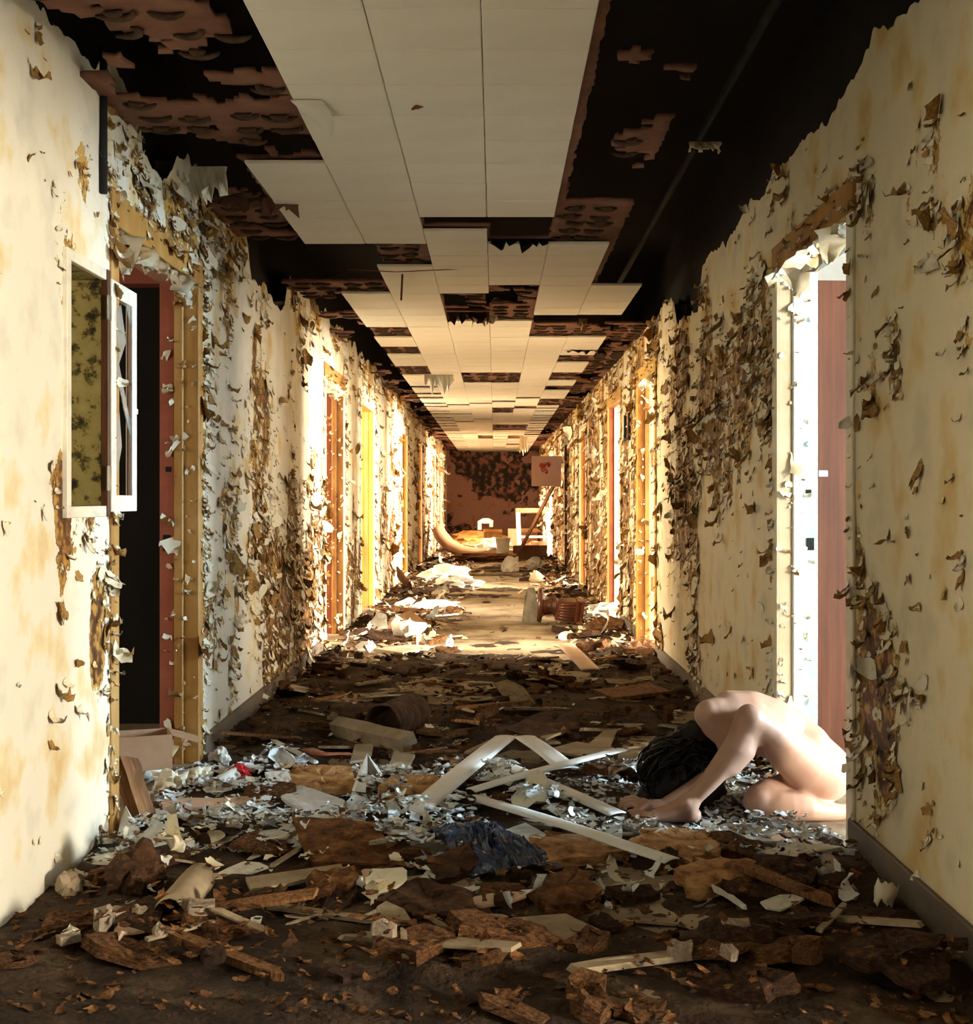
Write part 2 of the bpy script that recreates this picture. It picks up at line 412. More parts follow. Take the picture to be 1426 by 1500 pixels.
# near-black walls behind the first left door: the unlit room's darkness as colour
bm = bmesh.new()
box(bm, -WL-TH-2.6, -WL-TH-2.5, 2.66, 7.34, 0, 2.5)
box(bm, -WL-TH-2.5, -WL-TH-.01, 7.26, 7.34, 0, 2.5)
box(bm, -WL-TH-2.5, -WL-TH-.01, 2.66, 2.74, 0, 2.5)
link('wall_left_dark_room', bm_mesh('dark', bm), M['room_shade'], kind='structure')
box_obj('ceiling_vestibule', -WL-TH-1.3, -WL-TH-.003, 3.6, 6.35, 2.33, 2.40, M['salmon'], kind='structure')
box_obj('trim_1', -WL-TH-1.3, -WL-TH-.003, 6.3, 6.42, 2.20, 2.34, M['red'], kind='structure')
box_obj('wall_left_vestibule', -WL-TH-1.3, -WL-TH-.003, 6.42, 6.5, 0, 2.5, M['room_shade'], kind='structure')

# ================================================================== DOOR FRAMES
def door_frame(n, side, W, y0, y1, c_out, c_stop, c_in, lip=None, headm=None, headlip=None, soff=None):
    e = empty('door_%d' % n, (side*W, (y0+y1)/2, 0), kind='structure')
    inv = Matrix.Translation(-e.location)
    def part(nm, boxes, mat, bev=0.004):
        bm = bmesh.new()
        for t0, t1, a, b, z0, z1 in boxes:
            xa, xb = sorted((side*(W+t0), side*(W+t1)))
            box(bm, xa, xb, a, b, z0, z1)
        bmesh.ops.bevel(bm, geom=list(bm.edges), offset=bev, segments=1, affect='EDGES')
        bm.transform(inv)
        return link(nm, bm_mesh(nm, bm), mat, e)
    H = DOORH
    lip = lip or c_out
    part('jamb', [(-.006, .052, y1-.032, y1+.002, 0, H)], c_out)
    part('jamb', [(-.006, .052, y0-.002, y0+.032, 0, H)], c_out)
    part('casing', [(-.014, .0, y1-.032, y1+.045, 0, H+.0)], lip)
    part('casing', [(-.014, .0, y0-.045, y0+.032, 0, H+.0)], lip)
    part('door_stop', [(.052, .092, y1-.046, y1+.002, 0, H)], c_stop)
    part('door_stop', [(.052, .092, y0-.002, y0+.046, 0, H)], c_stop)
    part('rebate', [(.092, .156, y1-.032, y1+.002, 0, H)], c_in)
    part('rebate', [(.092, .156, y0-.002, y0+.032, 0, H)], c_in)
    part('head', [(-.006, .050, y0, y1, H-.03, H+.004)], headm or c_out)
    part('head_soffit', [(.050, .156, y0, y1, H-.026, H+.004)], soff or c_in)
    part('head_casing', [(-.016, .002, y0-.045, y1+.045, H-.03, H+.085)], headlip or lip)
    return e
m = M
door_frame(1, -1, WL, *L_DOORS[1], m['ochre'], m['ochre'], m['red'], m['ochre'], m['ochre_dark'], m['ochre'], m['salmon'])
door_frame(2, -1, WL, *L_DOORS[2], m['ochre_dark'], m['ochre_dark'], m['redbrown'], m['creamtrim'], m['ochre_dark'], m['ochre'])
door_frame(3, -1, WL, *L_DOORS[3], m['yellow'], m['ochre'], m['yellow'], m['creamtrim'])
door_frame(4, -1, WL, *L_DOORS[4], m['yellow'], m['ochre'], m['ochre'], m['creamtrim'])
door_frame(5, -1, WL, *L_DOORS[5], m['ochre'], m['ochre'], m['redbrown'], m['creamtrim'])
door_frame(6, -1, WL, *L_DOORS[6], m['ochre'], m['ochre'], m['ochre'], m['whitepaint'])
d7 = door_frame(7, 1, WR, *R_DOORS[1], m['creamtrim'], m['whitepaint'], m['paleblue'], m['creamtrim'], m['ochre_dark'], m['ochre'])
door_frame(8, 1, WR, *R_DOORS[2], m['ochre'], m['ochre'], m['pinktrim'], m['yellow'])
door_frame(9, 1, WR, *R_DOORS[3], m['redbrown'], m['pinktrim'], m['pinktrim'], m['yellow'])
door_frame(10, 1, WR, *R_DOORS[4], m['ochre'], m['redbrown'], m['ochre'], m['creamtrim'])
door_frame(11, 1, WR, *R_DOORS[5], m['redbrown'], m['ochre'], m['creamtrim'], m['creamtrim'])
door_frame(12, 1, WR, *R_DOORS[6], m['whitepaint'], m['whitepaint'], m['creamtrim'], m['creamtrim'])
door_frame(15, -1, WL, *L_DOORS[7], m['ochre'], m['ochre'], m['ochre'], m['whitepaint'])
door_frame(16, 1, WR, *R_DOORS[7], m['whitepaint'], m['whitepaint'], m['creamtrim'], m['creamtrim'])
door_frame(13, -1, WL, *L_DOORS[0], m['ochre'], m['ochre'], m['ochre'], m['creamtrim'])
door_frame(14, 1, WR, *R_DOORS[0], m['ochre'], m['ochre'], m['ochre'], m['creamtrim'])

# ================================================================== CEILING
TZ = CZ + 1.275              # underside of the tiles
TS = 0.3048
D0 = 3.914
COLX = [-0.95 + TS*i for i in range(-1, 7)]      # left edges of columns -1 .. 6
def tile_here(c, k):
    if c in (-1, 6): return False
    if k <= 2: return c in (1, 2, 3)
    if k <= 5: return c in (0, 1, 2, 3)
    if k == 6: return c in (0, 1)
    if k == 7: return c in (0, 1, 2)
    if k <= 9: return c in (2, 3, 4)
    if k <= 11: return c in (1, 2, 3, 4)
    if k == 12: return c in (1, 2, 4, 5)
    if k <= 15: return c in (0, 1, 4, 5)
    if k == 16: return c in (0, 1)
    if k <= 17: return c in (0, 1, 2, 3)
    if k <= 19: return c in (1, 2, 3)
    if c == 0: return k in (20, 21, 24, 25, 26, 30, 31, 32, 33) or (k > 34 and (k*7) % 5 < 3)
    if c == 5: return k in (20, 21, 22, 23, 26, 27, 28, 32, 33, 36, 37, 38, 39) or (k > 42 and (k*11) % 7 < 4)
    if 29 <= k <= 32 and c in (2, 3): return False
    if 46 <= k <= 48 and c in (3,): return False
    if 58 <= k <= 63 and c in (3, 4): return False
    if 70 <= k <= 74 and c in (2, 4): return False
    return True
KMIN, KMAX = -18, 98
def sub_hole(x, y):
    n = fbm(x*3.0 + 20, y*3.0 + 4, 4); n2 = fbm(x*8+3, y*8+1, 3)
    k = np.floor((y - D0)/TS); c = np.floor((x + 0.95)/TS)
    h = (x > 0.30) & (y < 5.55) & (n + 0.25*(n2-.5) < 0.64)
    h |= (x > 0.62) & (y < 9.3)
    h |= (x > 0.62) & (n < 0.48)
    h |= (c == 3) & (k >= 6) & (k <= 7)
    h |= (c == 2) & (k == 6)
    h |= (x < -0.62) & (y < 4.85) & (n < 0.50)
    h |= (x < -0.98) & (y < 5.6) & (n < 0.6)
    h |= (x < -0.60) & (y > 6.3) & (y < 7.6)
    h |= (x < -0.95) & (y > 6.0) & (n < 0.56)
    h |= (c == 3) & (k >= 12) & (k <= 14) & (n2 < 0.58)
    h |= (c >= 4) & (k >= 16) & (k <= 17)
    h |= (c == 2) & (k >= 13) & (k <= 15) & (n2 < 0.6)
    h |= (y > 12) & (n < 0.36)
    return h
xs = np.arange(-1.28, 1.157+.04, 0.03048); ys = np.concatenate([np.arange(YB, 14, 0.03048), np.arange(14, YE, 0.12)])
Xg, Yg = np.meshgrid(xs, ys, indexing='ij')
jit = 0.012
Xj = Xg + (vnoise(Xg*40, Yg*40) - .5)*2*jit; Yj = Yg + (vnoise(Xg*40+99, Yg*40) - .5)*2*jit
Zj = TZ + 0.028 + 0.008*(fbm(Xg*3, Yg*3, 3) - .5)
idx = np.arange(Xg.size).reshape(Xg.shape)
xc = (xs[:-1]+xs[1:])/2; yc = (ys[:-1]+ys[1:])/2
XC, YC = np.meshgrid(xc, yc, indexing='ij')
keep = ~sub_hole(XC, YC)
q = np.stack([idx[:-1,:-1], idx[:-1,1:], idx[1:,1:], idx[1:,:-1]], -1)[keep]
V = np.stack([Xj, Yj, Zj], -1).reshape(-1, 3)
used = np.zeros(len(V), bool); used[q.ravel()] = True; remap = np.cumsum(used)-1
ceil_me = mesh_np('ceiling', V[used], remap[q])
ceiling = link('ceiling', ceil_me, M['substrate'], kind='structure')
sm = ceiling.modifiers.new('thickness', 'SOLIDIFY'); sm.thickness = 0.014; sm.offset = -1
# tiles: near ones singly, far ones joined
tb = bmesh.new(); box(tb, -TS/2+.0012, TS/2-.0012, -TS/2+.0012, TS/2-.0012, 0, .014)
bmesh.ops.bevel(tb, geom=[e for e in tb.edges if all(v.co.z < .001 for v in e.verts)], offset=0.003, segments=1, affect='EDGES')
tile_me = bm_mesh('ceiling_tile', tb); tile_me.materials.append(M['tile'])
far = bmesh.new()
for k in range(KMIN, KMAX):
    for c in range(0, 6):
        if not tile_here(c, k): continue
        x = -0.95 + TS*(c+.5); y = D0 + TS*(k+.5)
        if y > YE - .2: continue
        sag = random.random()
        if k > 33:
            if random.random() < .06: continue
            box(far, x-TS/2+.0015, x+TS/2-.0015, y-TS/2+.0015, y+TS/2-.0015, TZ + random.uniform(0, .004), TZ+.014)
            continue
        o = bpy.data.objects.new('ceiling_tile', tile_me); C.objects.link(o); o.parent = ceiling
        o.location = (x, y, TZ + random.uniform(-.001, .0025))
        o.rotation_euler = (random.gauss(0, .0025), random.gauss(0, .0025), random.gauss(0, .002))
link('far_tiles', bm_mesh('far_tiles', far), M['tile'], ceiling, 'stuff')
# crescents of dried adhesive on the bare board
gb = bmesh.new()
def crescent(x, y, r, a0, zz):
    pts = []; rad = []
    n = 7
    for i in range(n):
        a = a0 + (i/(n-1) - .5)*2.7
        pts.append((x + r*math.cos(a)*1.15, y + r*math.sin(a)*.8, zz)); rad.append(.004 + .009*math.sin(math.pi*i/(n-1)))
    tube(gb, pts, rad, 5)
for k in range(KMIN+10, 62):
    for c in range(-1, 7):
        if tile_here(c, k): continue
        for i in (0, 1):
            for j in (0, 1):
                x = -0.95 + TS*(c+.27+.46*i) + random.gauss(0, .012); y = D0 + TS*(k+.27+.46*j) + random.gauss(0, .012)
                if x > WR - .05 or x < -WL + .05: continue
                if sub_hole(np.array([x]), np.array([y]))[0]: continue
                crescent(x, y, random.uniform(.04, .055), math.pi/2 + random.gauss(0, .3), TZ+.022)
                if random.random() < .5: crescent(x, y-.01, random.uniform(.018, .028), math.pi/2 + random.gauss(0, .5), TZ+.022)
link('adhesive_dabs', bm_mesh('adhesive_dabs', gb, True), M['glue'], ceiling, 'stuff')
# roof void above
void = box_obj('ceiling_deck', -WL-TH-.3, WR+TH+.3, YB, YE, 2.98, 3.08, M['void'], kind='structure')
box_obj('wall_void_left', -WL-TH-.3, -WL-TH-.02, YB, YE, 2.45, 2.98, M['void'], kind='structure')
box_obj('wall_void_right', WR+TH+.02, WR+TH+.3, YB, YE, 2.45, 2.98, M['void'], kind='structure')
# black strips added to stop room light leaking through the broken wall heads
box_obj('light_block_left', -WL-.140, -WL-.100, YB, YE, 2.10, 2.98, M['void'], kind='structure')
box_obj('light_block_right', WR+.100, WR+.140, YB, YE, 2.10, 2.98, M['void'], kind='structure')
# ================================================================== PEELING PAINT
NU, NV = 4, 5
def flake_grids(n, length, width, curl, lift, r):
    """n curled flakes in their own frame: x across, y along (from the attached edge), z off the wall."""
    u = np.linspace(-.5, .5, NU)[None, None, :]; v = np.linspace(0, 1, NV)[None, :, None]
    a0 = lift[:, None, None]; k = curl[:, None, None]
    tt = np.linspace(0, 1, 41)
    ang = lift[:, None] + curl[:, None]*tt[None, :]**1.3
    sy = np.concatenate([np.zeros((n, 1)), np.cumsum(np.cos(ang[:, :-1])*np.diff(tt)[None], 1)], 1)
    sz = np.concatenate([np.zeros((n, 1)), np.cumsum(np.sin(ang[:, :-1])*np.diff(tt)[None], 1)], 1)
    ii = np.round(np.linspace(0, 40, NV)).astype(int)
    Y = sy[:, ii][:, :, None]*length[:, None, None]*np.ones((1, 1, NU))
    Z = sz[:, ii][:, :, None]*length[:, None, None]*np.ones((1, 1, NU))
    # outline: irregular, tapering to a point or a torn edge
    tip = r.uniform(0.1, 0.9, n)[:, None, None]; bul = r.uniform(-.2, .5, n)[:, None, None]
    wprof = (1 - (1-tip)*v**1.4) + bul*np.sin(np.pi*v)
    skew = r.uniform(-.5, .5, n)[:, None, None]*v
    X = (u*wprof + skew)*width[:, None, None]
    jx = r.normal(0, .07, (n, NV, NU))*width[:, None, None]; jy = r.normal(0, .05, (n, NV, NU))*length[:, None, None]
    jy[:, 0, :] *= 2.2; jy[:, -1, :] *= 3.0
    twist = r.normal(0, .25, n)[:, None, None]
    Z = Z*0.85 + np.abs(X)*0.18 + twist*X*v + 0.0015
    return np.stack([X + jx, Y + jy, Z], -1)

FQ = None
def flake_topology(n, brown=0.0):
    i = np.arange(NV*NU).reshape(NV, NU)
    q = np.stack([i[:-1,:-1], i[:-1,1:], i[1:,1:], i[1:,:-1]], -1).reshape(-1, 4)
    m_ = NV*NU
    qf = q[None] + (np.arange(n)*2*m_)[:, None, None]
    qb = q[None][:, :, [2, 1, 0, 3]] + (np.arange(n)*2*m_ + m_)[:, None, None]
    Q = np.concatenate([qf, qb], 1).reshape(-1, 4)
    mi = np.tile(np.concatenate([np.zeros(len(q)), np.ones(len(q))]), n).reshape(n, -1)
    mi[np.random.default_rng(n).random(n) < brown] = 1
    mi = mi.ravel()
    return Q, mi

def flakes_mesh(name, G, frames, origins, off=0.0012, brown=0.0):
    """G: n,NV,NU,3 local; frames: n,3,3 rows = x,y,z axes; origins n,3"""
    W_ = np.einsum('nvuk,nkj->nvuj', G, frames) + origins[:, None, None, :]
    # back side slightly behind, along the local surface normal (approx. the frame z)
    dv = np.gradient(G, axis=1); du = np.gradient(G, axis=2)
    nn = np.cross(du, dv); nn /= (np.linalg.norm(nn, axis=-1, keepdims=True) + 1e-9)
    B = np.einsum('nvuk,nkj->nvuj', G - nn*off, frames) + origins[:, None, None, :]
    n = len(G)
    V = np.stack([W_.reshape(n, -1, 3), B.reshape(n, -1, 3)], 1).reshape(-1, 3)
    Q, mi = flake_topology(n, brown)
    me = mesh_np(name, V, Q, mi, smooth=True)
    return me

def wall_flakes(side, W, doors, wall, ncand, seed, nsingle):
    r = np.random.default_rng(seed)
    y = 3.1*(32/3.1)**r.random(ncand)
    # extra candidates beside the door frames
    ye = []
    for a, b in doors[1:]:
        nn_ = int(900/(1 + a*.12))
        ye.append(a - np.abs(r.normal(0, .05, nn_)) - .03); ye.append(b + np.abs(r.normal(0, .05, nn_)) + .03)
    nedge = sum(len(e) for e in ye)
    y = np.concatenate([y] + ye)
    z = r.random(len(y))*2.5
    top = wall_top(side, y)
    ok = z < top - .02
    for a, b in doors: ok &= ~((y > a-.01) & (y < b+.01) & (z < DOORH + .02))
    if side < 0: ok &= ~((y > CAB[0]-.06) & (y < CAB[1]+.35) & (z > CAB[2]-.05) & (z < CAB[3]+.08))
    p = peel_field(side, y, z)
    dens = np.exp(-((p-.485)/.055)**2) + 0.35*sstep(.5, .6, p) + .025
    if side < 0:
        dens *= np.where((y > 6.3) & (y < 9.4) & (z > 1.3), .45, 1)
        dens += .06*((y > 5.5) & (y < 7.3)) + .25*((y > 6.8) & (y < 9.5) & (z < 1.3)) + .02*(y > 10.8) + .3*((z > 2.12) & (y > 4.2) & (y < 6))
        dens *= np.where(y < 4.26, .30, 1)
    else:
        dens += .02*(y > 8.5) + .15*((y > 5.3) & (y < 8) & (z > 1.25) & (z < 2.1))
        dens *= np.where(y < 4.15, .55, 1)
    dens *= 1 - .45*sstep(8, 11, y)
    dens[-nedge:] += .25
    if side > 0: ok &= ~((y > 4.02) & (y < 4.2))
    ok &= r.random(len(y)) < dens*0.5
    y = y[ok]; z = z[ok]; p = p[ok]
    n = len(y)
    L = np.clip(np.exp(r.normal(math.log(.0195), .62, n)), .007, .10)*(1 + np.clip(y-5, 0, 30)/18)
    L = np.where(y < 4.3, np.minimum(L*(1.15 if side < 0 else 1.35), .07), L)
    wd = L*r.uniform(.5, 1.2, n)
    curl = r.choice([1, -.2], n, p=[.9, .1])*np.abs(r.normal(1.0, .8, n)); lift = r.uniform(.05, .45, n)
    G = flake_grids(n, L, wd, curl, lift, r)
    th = r.normal(0, .55, n) + np.where(r.random(n) < .18, r.choice([-1.4, 1.4], n), 0)
    # wall frame: outward normal nx = -side ; in-plane axes: down and along
    down = np.array([0, 0, -1.]); along = np.array([0, 1., 0])
    ydir = np.cos(th)[:, None]*down + np.sin(th)[:, None]*along
    zdir = np.tile(np.array([-side, 0, 0.]), (n, 1))
    xdir = np.cross(ydir, zdir)
    Fm = np.stack([xdir, ydir, zdir], 1)
    O = np.stack([np.full(n, side*(W - .004)), y, z], -1)
    app = L/y
    order = np.argsort(-app)
    single = order[:nsingle]; rest = order[nsingle:]
    me = flakes_mesh('paint_flakes', G[rest], Fm[rest], O[rest], brown=.30 if side < 0 else .42)
    link('fine_paint_flakes', me, [M['flake'], M['flake_back']], wall, 'stuff')
    # the largest flakes, one object each, from a few shared shapes
    nvar = 28
    rv = np.random.default_rng(seed + 5)
    Gv = flake_grids(nvar, np.ones(nvar), rv.uniform(.45, 1.0, nvar), np.abs(rv.normal(1.1, .7, nvar)), rv.uniform(.08, .45, nvar), rv)
    vm = []
    for i in range(nvar):
        m_ = flakes_mesh('paint_flake', Gv[i:i+1], np.eye(3)[None], np.zeros((1, 3)), 0.03, 1.0 if i % 3 == 0 else 0.0)
        m_.materials.append(M['flake']); m_.materials.append(M['flake_back']); vm.append(m_)
    for j, i in enumerate(single):
        o = bpy.data.objects.new('paint_flake', vm[j % nvar]); C.objects.link(o); o.parent = wall
        mt = Matrix(Fm[i].T.tolist()).to_4x4() @ Matrix.Diagonal((float(L[i]),)*3 + (1,))
        mt.translation = Vector(O[i].tolist())
        o.matrix_local = mt
    return n
nl = wall_flakes(-1, WL, L_DOORS, wall_left, 60000, 21, 220)
nr = wall_flakes(1, WR, R_DOORS, wall_right, 60000, 22, 220)
print('flakes', nl, nr)

# flakes hanging from the door frames
def frame_flakes(side, W, y0, y1, seed, mats):
    r = np.random.default_rng(seed)
    pts = []
    for i in range(70):
        pts.append((W + r.uniform(0, .13), y1 - .036, r.uniform(.02, 2.02), 0))
    for i in range(60):
        pts.append((W + r.uniform(-.012, .030), r.uniform(y0+.05, y1-.05), DOORH - .032, 1))
    for i in range(70):
        pts.append((W - .014, r.choice([y0-.03, y1+.03]) + r.uniform(-.02, .02), r.uniform(.02, 2.1), 2))
    for i in range(30):
        pts.append((W - .016, r.uniform(y0, y1), DOORH + r.uniform(-.03, .09), 2))
    n = len(pts)
    L = np.clip(np.exp(r.normal(math.log(.024), .55, n)), .010, .09); wd = L*r.uniform(.5, 1, n)
    kk = np.array([p_[3] for p_ in pts]); L = np.where(kk == 1, L*1.9, L); wd = np.where(kk == 1, wd*1.7, wd)
    G = flake_grids(n, L, wd, np.abs(r.normal(1.3, .9, n)), r.uniform(.1, .8, n), r)
    Fm = np.zeros((n, 3, 3)); O = np.zeros((n, 3))
    for i, (t, y, z, kd) in enumerate(pts):
        O[i] = (side*t, y, z)
        th = r.normal(0, .5)
        if kd == 0: zd = np.array([0, -1., 0]); yd = np.array([math.sin(th), 0, -math.cos(th)])
        elif kd == 1: zd = np.array([0, 0, -1.]); yd = np.array([math.sin(th), math.cos(th), 0])
        else: zd = np.array([-side, 0, 0.]); yd = np.array([0, math.sin(th), -math.cos(th)])
        Fm[i] = np.stack([np.cross(yd, zd), yd, zd])
    return flakes_mesh('frame_flakes', G, Fm, O), mats
for nm, side, W, (y0, y1), seed in (('door_1', -1, WL, L_DOORS[1], 31), ('door_7', 1, WR, R_DOORS[1], 32), ('door_2', -1, WL, L_DOORS[2], 33), ('door_8', 1, WR, R_DOORS[2], 34)):
    me, _ = frame_flakes(side, W, y0, y1, seed, None)
    e = bpy.data.objects[nm]
    o = link('fine_paint_flakes', me, [M['flake'], M['flake_back']], e, 'stuff')
    o.location = -e.location
# ================================================================== FIXTURES
M['olive'] = mat_noise('stained olive cabinet lining', [(0.36, (0.02,0.014,0.008)), (0.43, (0.10,0.075,0.02)), (0.48, (0.30,0.235,0.085)), (0.75, (0.40,0.33,0.14))], 22, 0.6, 0.15, 0.003, detail=12)
M['cabwhite'] = mat_noise('chipped white enamel', [(0.3, (0.60,0.54,0.42)), (0.5, (0.80,0.75,0.63)), (0.75, (0.78,0.70,0.52))], 8, 0.45, 0.1, 0.002)
M['oldwood'] = mat_noise('dark brown stained wood', [(0.3, (0.06,0.022,0.010)), (0.7, (0.16,0.065,0.03))], 5, 0.5, 0.2, 0.003, stretch=(8,8,.6))
M['steel'] = mat_noise('dull steel', [(0.3, (0.25,0.23,0.19)), (0.7, (0.50,0.48,0.42))], 20, 0.35, 0.05, 0.002); M['steel'].node_tree.nodes['Principled BSDF'].inputs['Metallic'].default_value = .8
M['doorwood'] = mat_noise('reddish brown door veneer', [(0.3, (0.065,0.017,0.007)), (0.5, (0.10,0.029,0.012)), (0.7, (0.14,0.044,0.019))], 4, 0.45, 0.06, 0.002, stretch=(7,7,.35))
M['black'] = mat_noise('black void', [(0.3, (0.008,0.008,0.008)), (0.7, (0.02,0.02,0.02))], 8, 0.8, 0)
def glass_mat():
    m_, nt, b = new_mat('dusty glass')
    b.inputs['Base Color'].default_value = (0.8, 0.8, 0.74, 1); b.inputs['Roughness'].default_value = 0.25
    b.inputs['Transmission Weight'].default_value = 0.75; b.inputs['Alpha'].default_value = 1
    return m_
M['glass'] = glass_mat()

# ---- recessed cabinet in the left wall
cab = empty('wall_cabinet', (-WL, (CAB[0]+CAB[1])/2, CAB[2]))
tag(cab, 'recessed wall cabinet with mouldy olive lining and its glazed door swung open', 'cabinet')
def cpart(nm, boxes, mat, parent=cab, bev=0.002, off=None):
    bm = bmesh.new()
    for b_ in boxes: box(bm, *b_)
    if bev: bmesh.ops.bevel(bm, geom=list(bm.edges), offset=bev, segments=1, affect='EDGES')
    bm.transform(Matrix.Translation(-(off or cab.location)))
    return link(nm, bm_mesh(nm, bm), mat, parent)
y0, y1, z0, z1 = CAB
cpart('lining', [(-WL-.105, -WL-.10, y0-.01, y1+.01, z0-.01, z1+.01), (-WL-.10, -WL+.001, y0-.010, y0, z0, z1), (-WL-.10, -WL+.001, y1, y1+.012, z0, z1),
                 (-WL-.10, -WL+.001, y0, y1, z0-.010, z0), (-WL-.10, -WL+.001, y0, y1, z1, z1+.010)], M['olive'])
cpart('frame', [(-WL-.004, -WL+.016, y0-.035, y1+.012, z1, z1+.035), (-WL-.004, -WL+.016, y0-.035, y1+.012, z0-.035, z0),
                (-WL-.004, -WL+.016, y0-.035, y0, z0-.001, z1+.001)], M['cabwhite'])
cpart('hinge_stile', [(-WL-.004, -WL+.022, y1, y1+.026, z0-.035, z1+.035)], M['oldwood'])
for hz in (z0 + .09, z1 - .09):
    h = cpart('hinge', [(-WL+.020, -WL+.026, y1-.016, y1+.024, hz-.04, hz+.04)], M['steel'], bev=.001)
# open glazed leaf, folded back almost against the wall
hl = Vector((-WL + .001, y1 + .028, z0 - .02)); ll, lh = 0.305, z1 - z0 + .03
leaf = empty('cabinet_door', tuple(hl - cab.location), parent=cab)
leaf.rotation_euler = (0, 0, math.radians(0.6))
def lpart(nm, b_, mat, parent=leaf, bev=.002):
    bm = bmesh.new(); box(bm, *b_)
    if bev: bmesh.ops.bevel(bm, geom=list(bm.edges), offset=bev, segments=1, affect='EDGES')
    return link(nm, bm_mesh(nm, bm), mat, parent)
lpart('stile', (0, .024, 0, .055, 0, lh), M['cabwhite']); lpart('stile', (0, .024, ll-.055, ll, 0, lh), M['cabwhite'])
lpart('rail', (0, .024, .055, ll-.055, 0, .055), M['cabwhite']); lpart('rail', (0, .024, .055, ll-.055, lh-.055, lh), M['cabwhite'])
lpart('glazing_bead', (.010, .014, ll-.075, ll-.055, .055, lh-.055), M['oldwood'], bev=0)
for pts in ([(.06, .66), (.14, .70), (.20, .58), (.12, .50)], [(.055, .50), (.10, .52), (.26, .30), (.25, .26)], [(.055, .26), (.12, .34), (.15, .22), (.09, .12), (.055, .12)], [(.2, .71), (.27, .71), (.27, .62)]):
    bm = bmesh.new()
    vs = [bm.verts.new((.012, a, b_)) for a, b_ in pts]; f = bm.faces.new(vs)
    ex = bmesh.ops.extrude_face_region(bm, geom=[f]); bmesh.ops.translate(bm, vec=(.003, 0, 0), verts=[v for v in ex['geom'] if isinstance(v, bmesh.types.BMVert)])
    link('glass_shard', bm_mesh('glass_shard', bm), M['glass'], leaf)
lpart('catch', (-.004, .026, ll, ll+.010, .34, .36), M['steel'])

# ---- brown door leaf standing open inside the right-hand room
dl = empty('door_leaf', (WR+TH+.012, 5.215, 0.02))
tag(dl, 'reddish brown wooden door standing open inside the right doorway behind the person', 'door')
dl.rotation_euler = (0, 0, math.radians(4))
def dpart(nm, b_, mat, bev=.003):
    bm = bmesh.new(); box(bm, *b_); bmesh.ops.bevel(bm, geom=list(bm.edges), offset=bev, segments=2, affect='EDGES')
    return link(nm, bm_mesh(nm, bm), mat, dl)
dpart('panel', (0, .98, 0, .044, 0, 2.01), M['doorwood'])
for hz in (.25, 1.0, 1.78): dpart('hinge', (-.012, .006, -.006, .012, hz-.05, hz+.05), M['steel'], .001)
bm = bmesh.new(); tube(bm, [(.91, -.06, 1.0), (.91, 0, 1.0)], [.028, .014], 12); link('knob', bm_mesh('knob', bm, True), M['steel'], dl)
dpart('latch_tag', (.012, .050, -.004, 0, 1.205, 1.23), M['whitepaint'], .001)

# strike plates and holes on the door frames
def fixture_on(door, nm, loc, size, mat):
    e = bpy.data.objects[door]
    o = box_obj(nm, loc[0]-size[0]/2, loc[0]+size[0]/2, loc[1]-size[1]/2, loc[1]+size[1]/2, loc[2]-size[2]/2, loc[2]+size[2]/2, mat, e)
    o.location = -e.location
    return o
fixture_on('door_1', 'strike_plate', (-WL-.125, L_DOORS[1][1]-.033, CZ-.185), (.030, .006, .070), M['black'])
fixture_on('door_1', 'bolt_hole', (-WL-.118, L_DOORS[1][1]-.033, CZ+.13), (.022, .006, .022), M['black'])
fixture_on('door_7', 'strike_plate', (WR+.125, R_DOORS[1][1]-.033, CZ-.18), (.030, .006, .050), M['black'])
fixture_on('door_7', 'bolt_hole', (WR+.118, R_DOORS[1][1]-.033, CZ+.03), (.022, .006, .022), M['black'])
for z in (0.45, 1.45): fixture_on('door_8', 'hinge', (WR+.135, R_DOORS[2][1]-.034, z), (.045, .008, .12), M['olive'])

# loose skirting board on the right wall
bb = bmesh.new()
box(bb, WR-.020, WR-.002, 2.2, 4.10, .0, .105)
bmesh.ops.bevel(bb, geom=list(bb.edges), offset=.004, segments=1, affect='EDGES')
M['skirting'] = mat_noise('grey brown skirting', [(0.3, (0.10,0.075,0.055)), (0.7, (0.22,0.17,0.13))], 6, 0.6, 0.2, 0.003, stretch=(1,.3,1))
link('baseboard_right', bm_mesh('baseboard_right', bb), M['skirting'], kind='structure')
bb = bmesh.new()
box(bb, WR-.018, WR-.002, 10.32, 11.55, .0, .10); box(bb, -WL+.002, -WL+.018, 5.56, 9.48, 0, .10)
box(bb, WR-.018, WR-.002, 5.26, 9.04, .0, .10)
link('baseboard_far', bm_mesh('baseboard_far', bb), M['skirting'], kind='structure')

# dark conduit on the left wall, top
bm = bmesh.new(); tube(bm, [(-WL+.014, 4.115, 2.12), (-WL+.014, 4.115, 2.60)], .013, 8)
o = link('conduit_pipe', bm_mesh('conduit_pipe', bm, True), M['black']); o_pipe = tag(o, 'thin black conduit pipe running up the left wall above the cabinet', 'pipe')
# small room number plate and sign holder on the right wall far along
sh = empty('sign_holder', (WR-.012, 10.98, 1.64))
for nm, b_ in (('side_rail', (-.012, .008, -.19, -.165, 0, .23)), ('side_rail', (-.012, .008, .165, .19, 0, .23)), ('bottom_rail', (-.012, .008, -.165, .165, 0, .025))):
    box_obj(nm, *b_, M['black'], sh)
tag(sh, 'small black sign holder frame on right wall past the second door', 'sign holder')

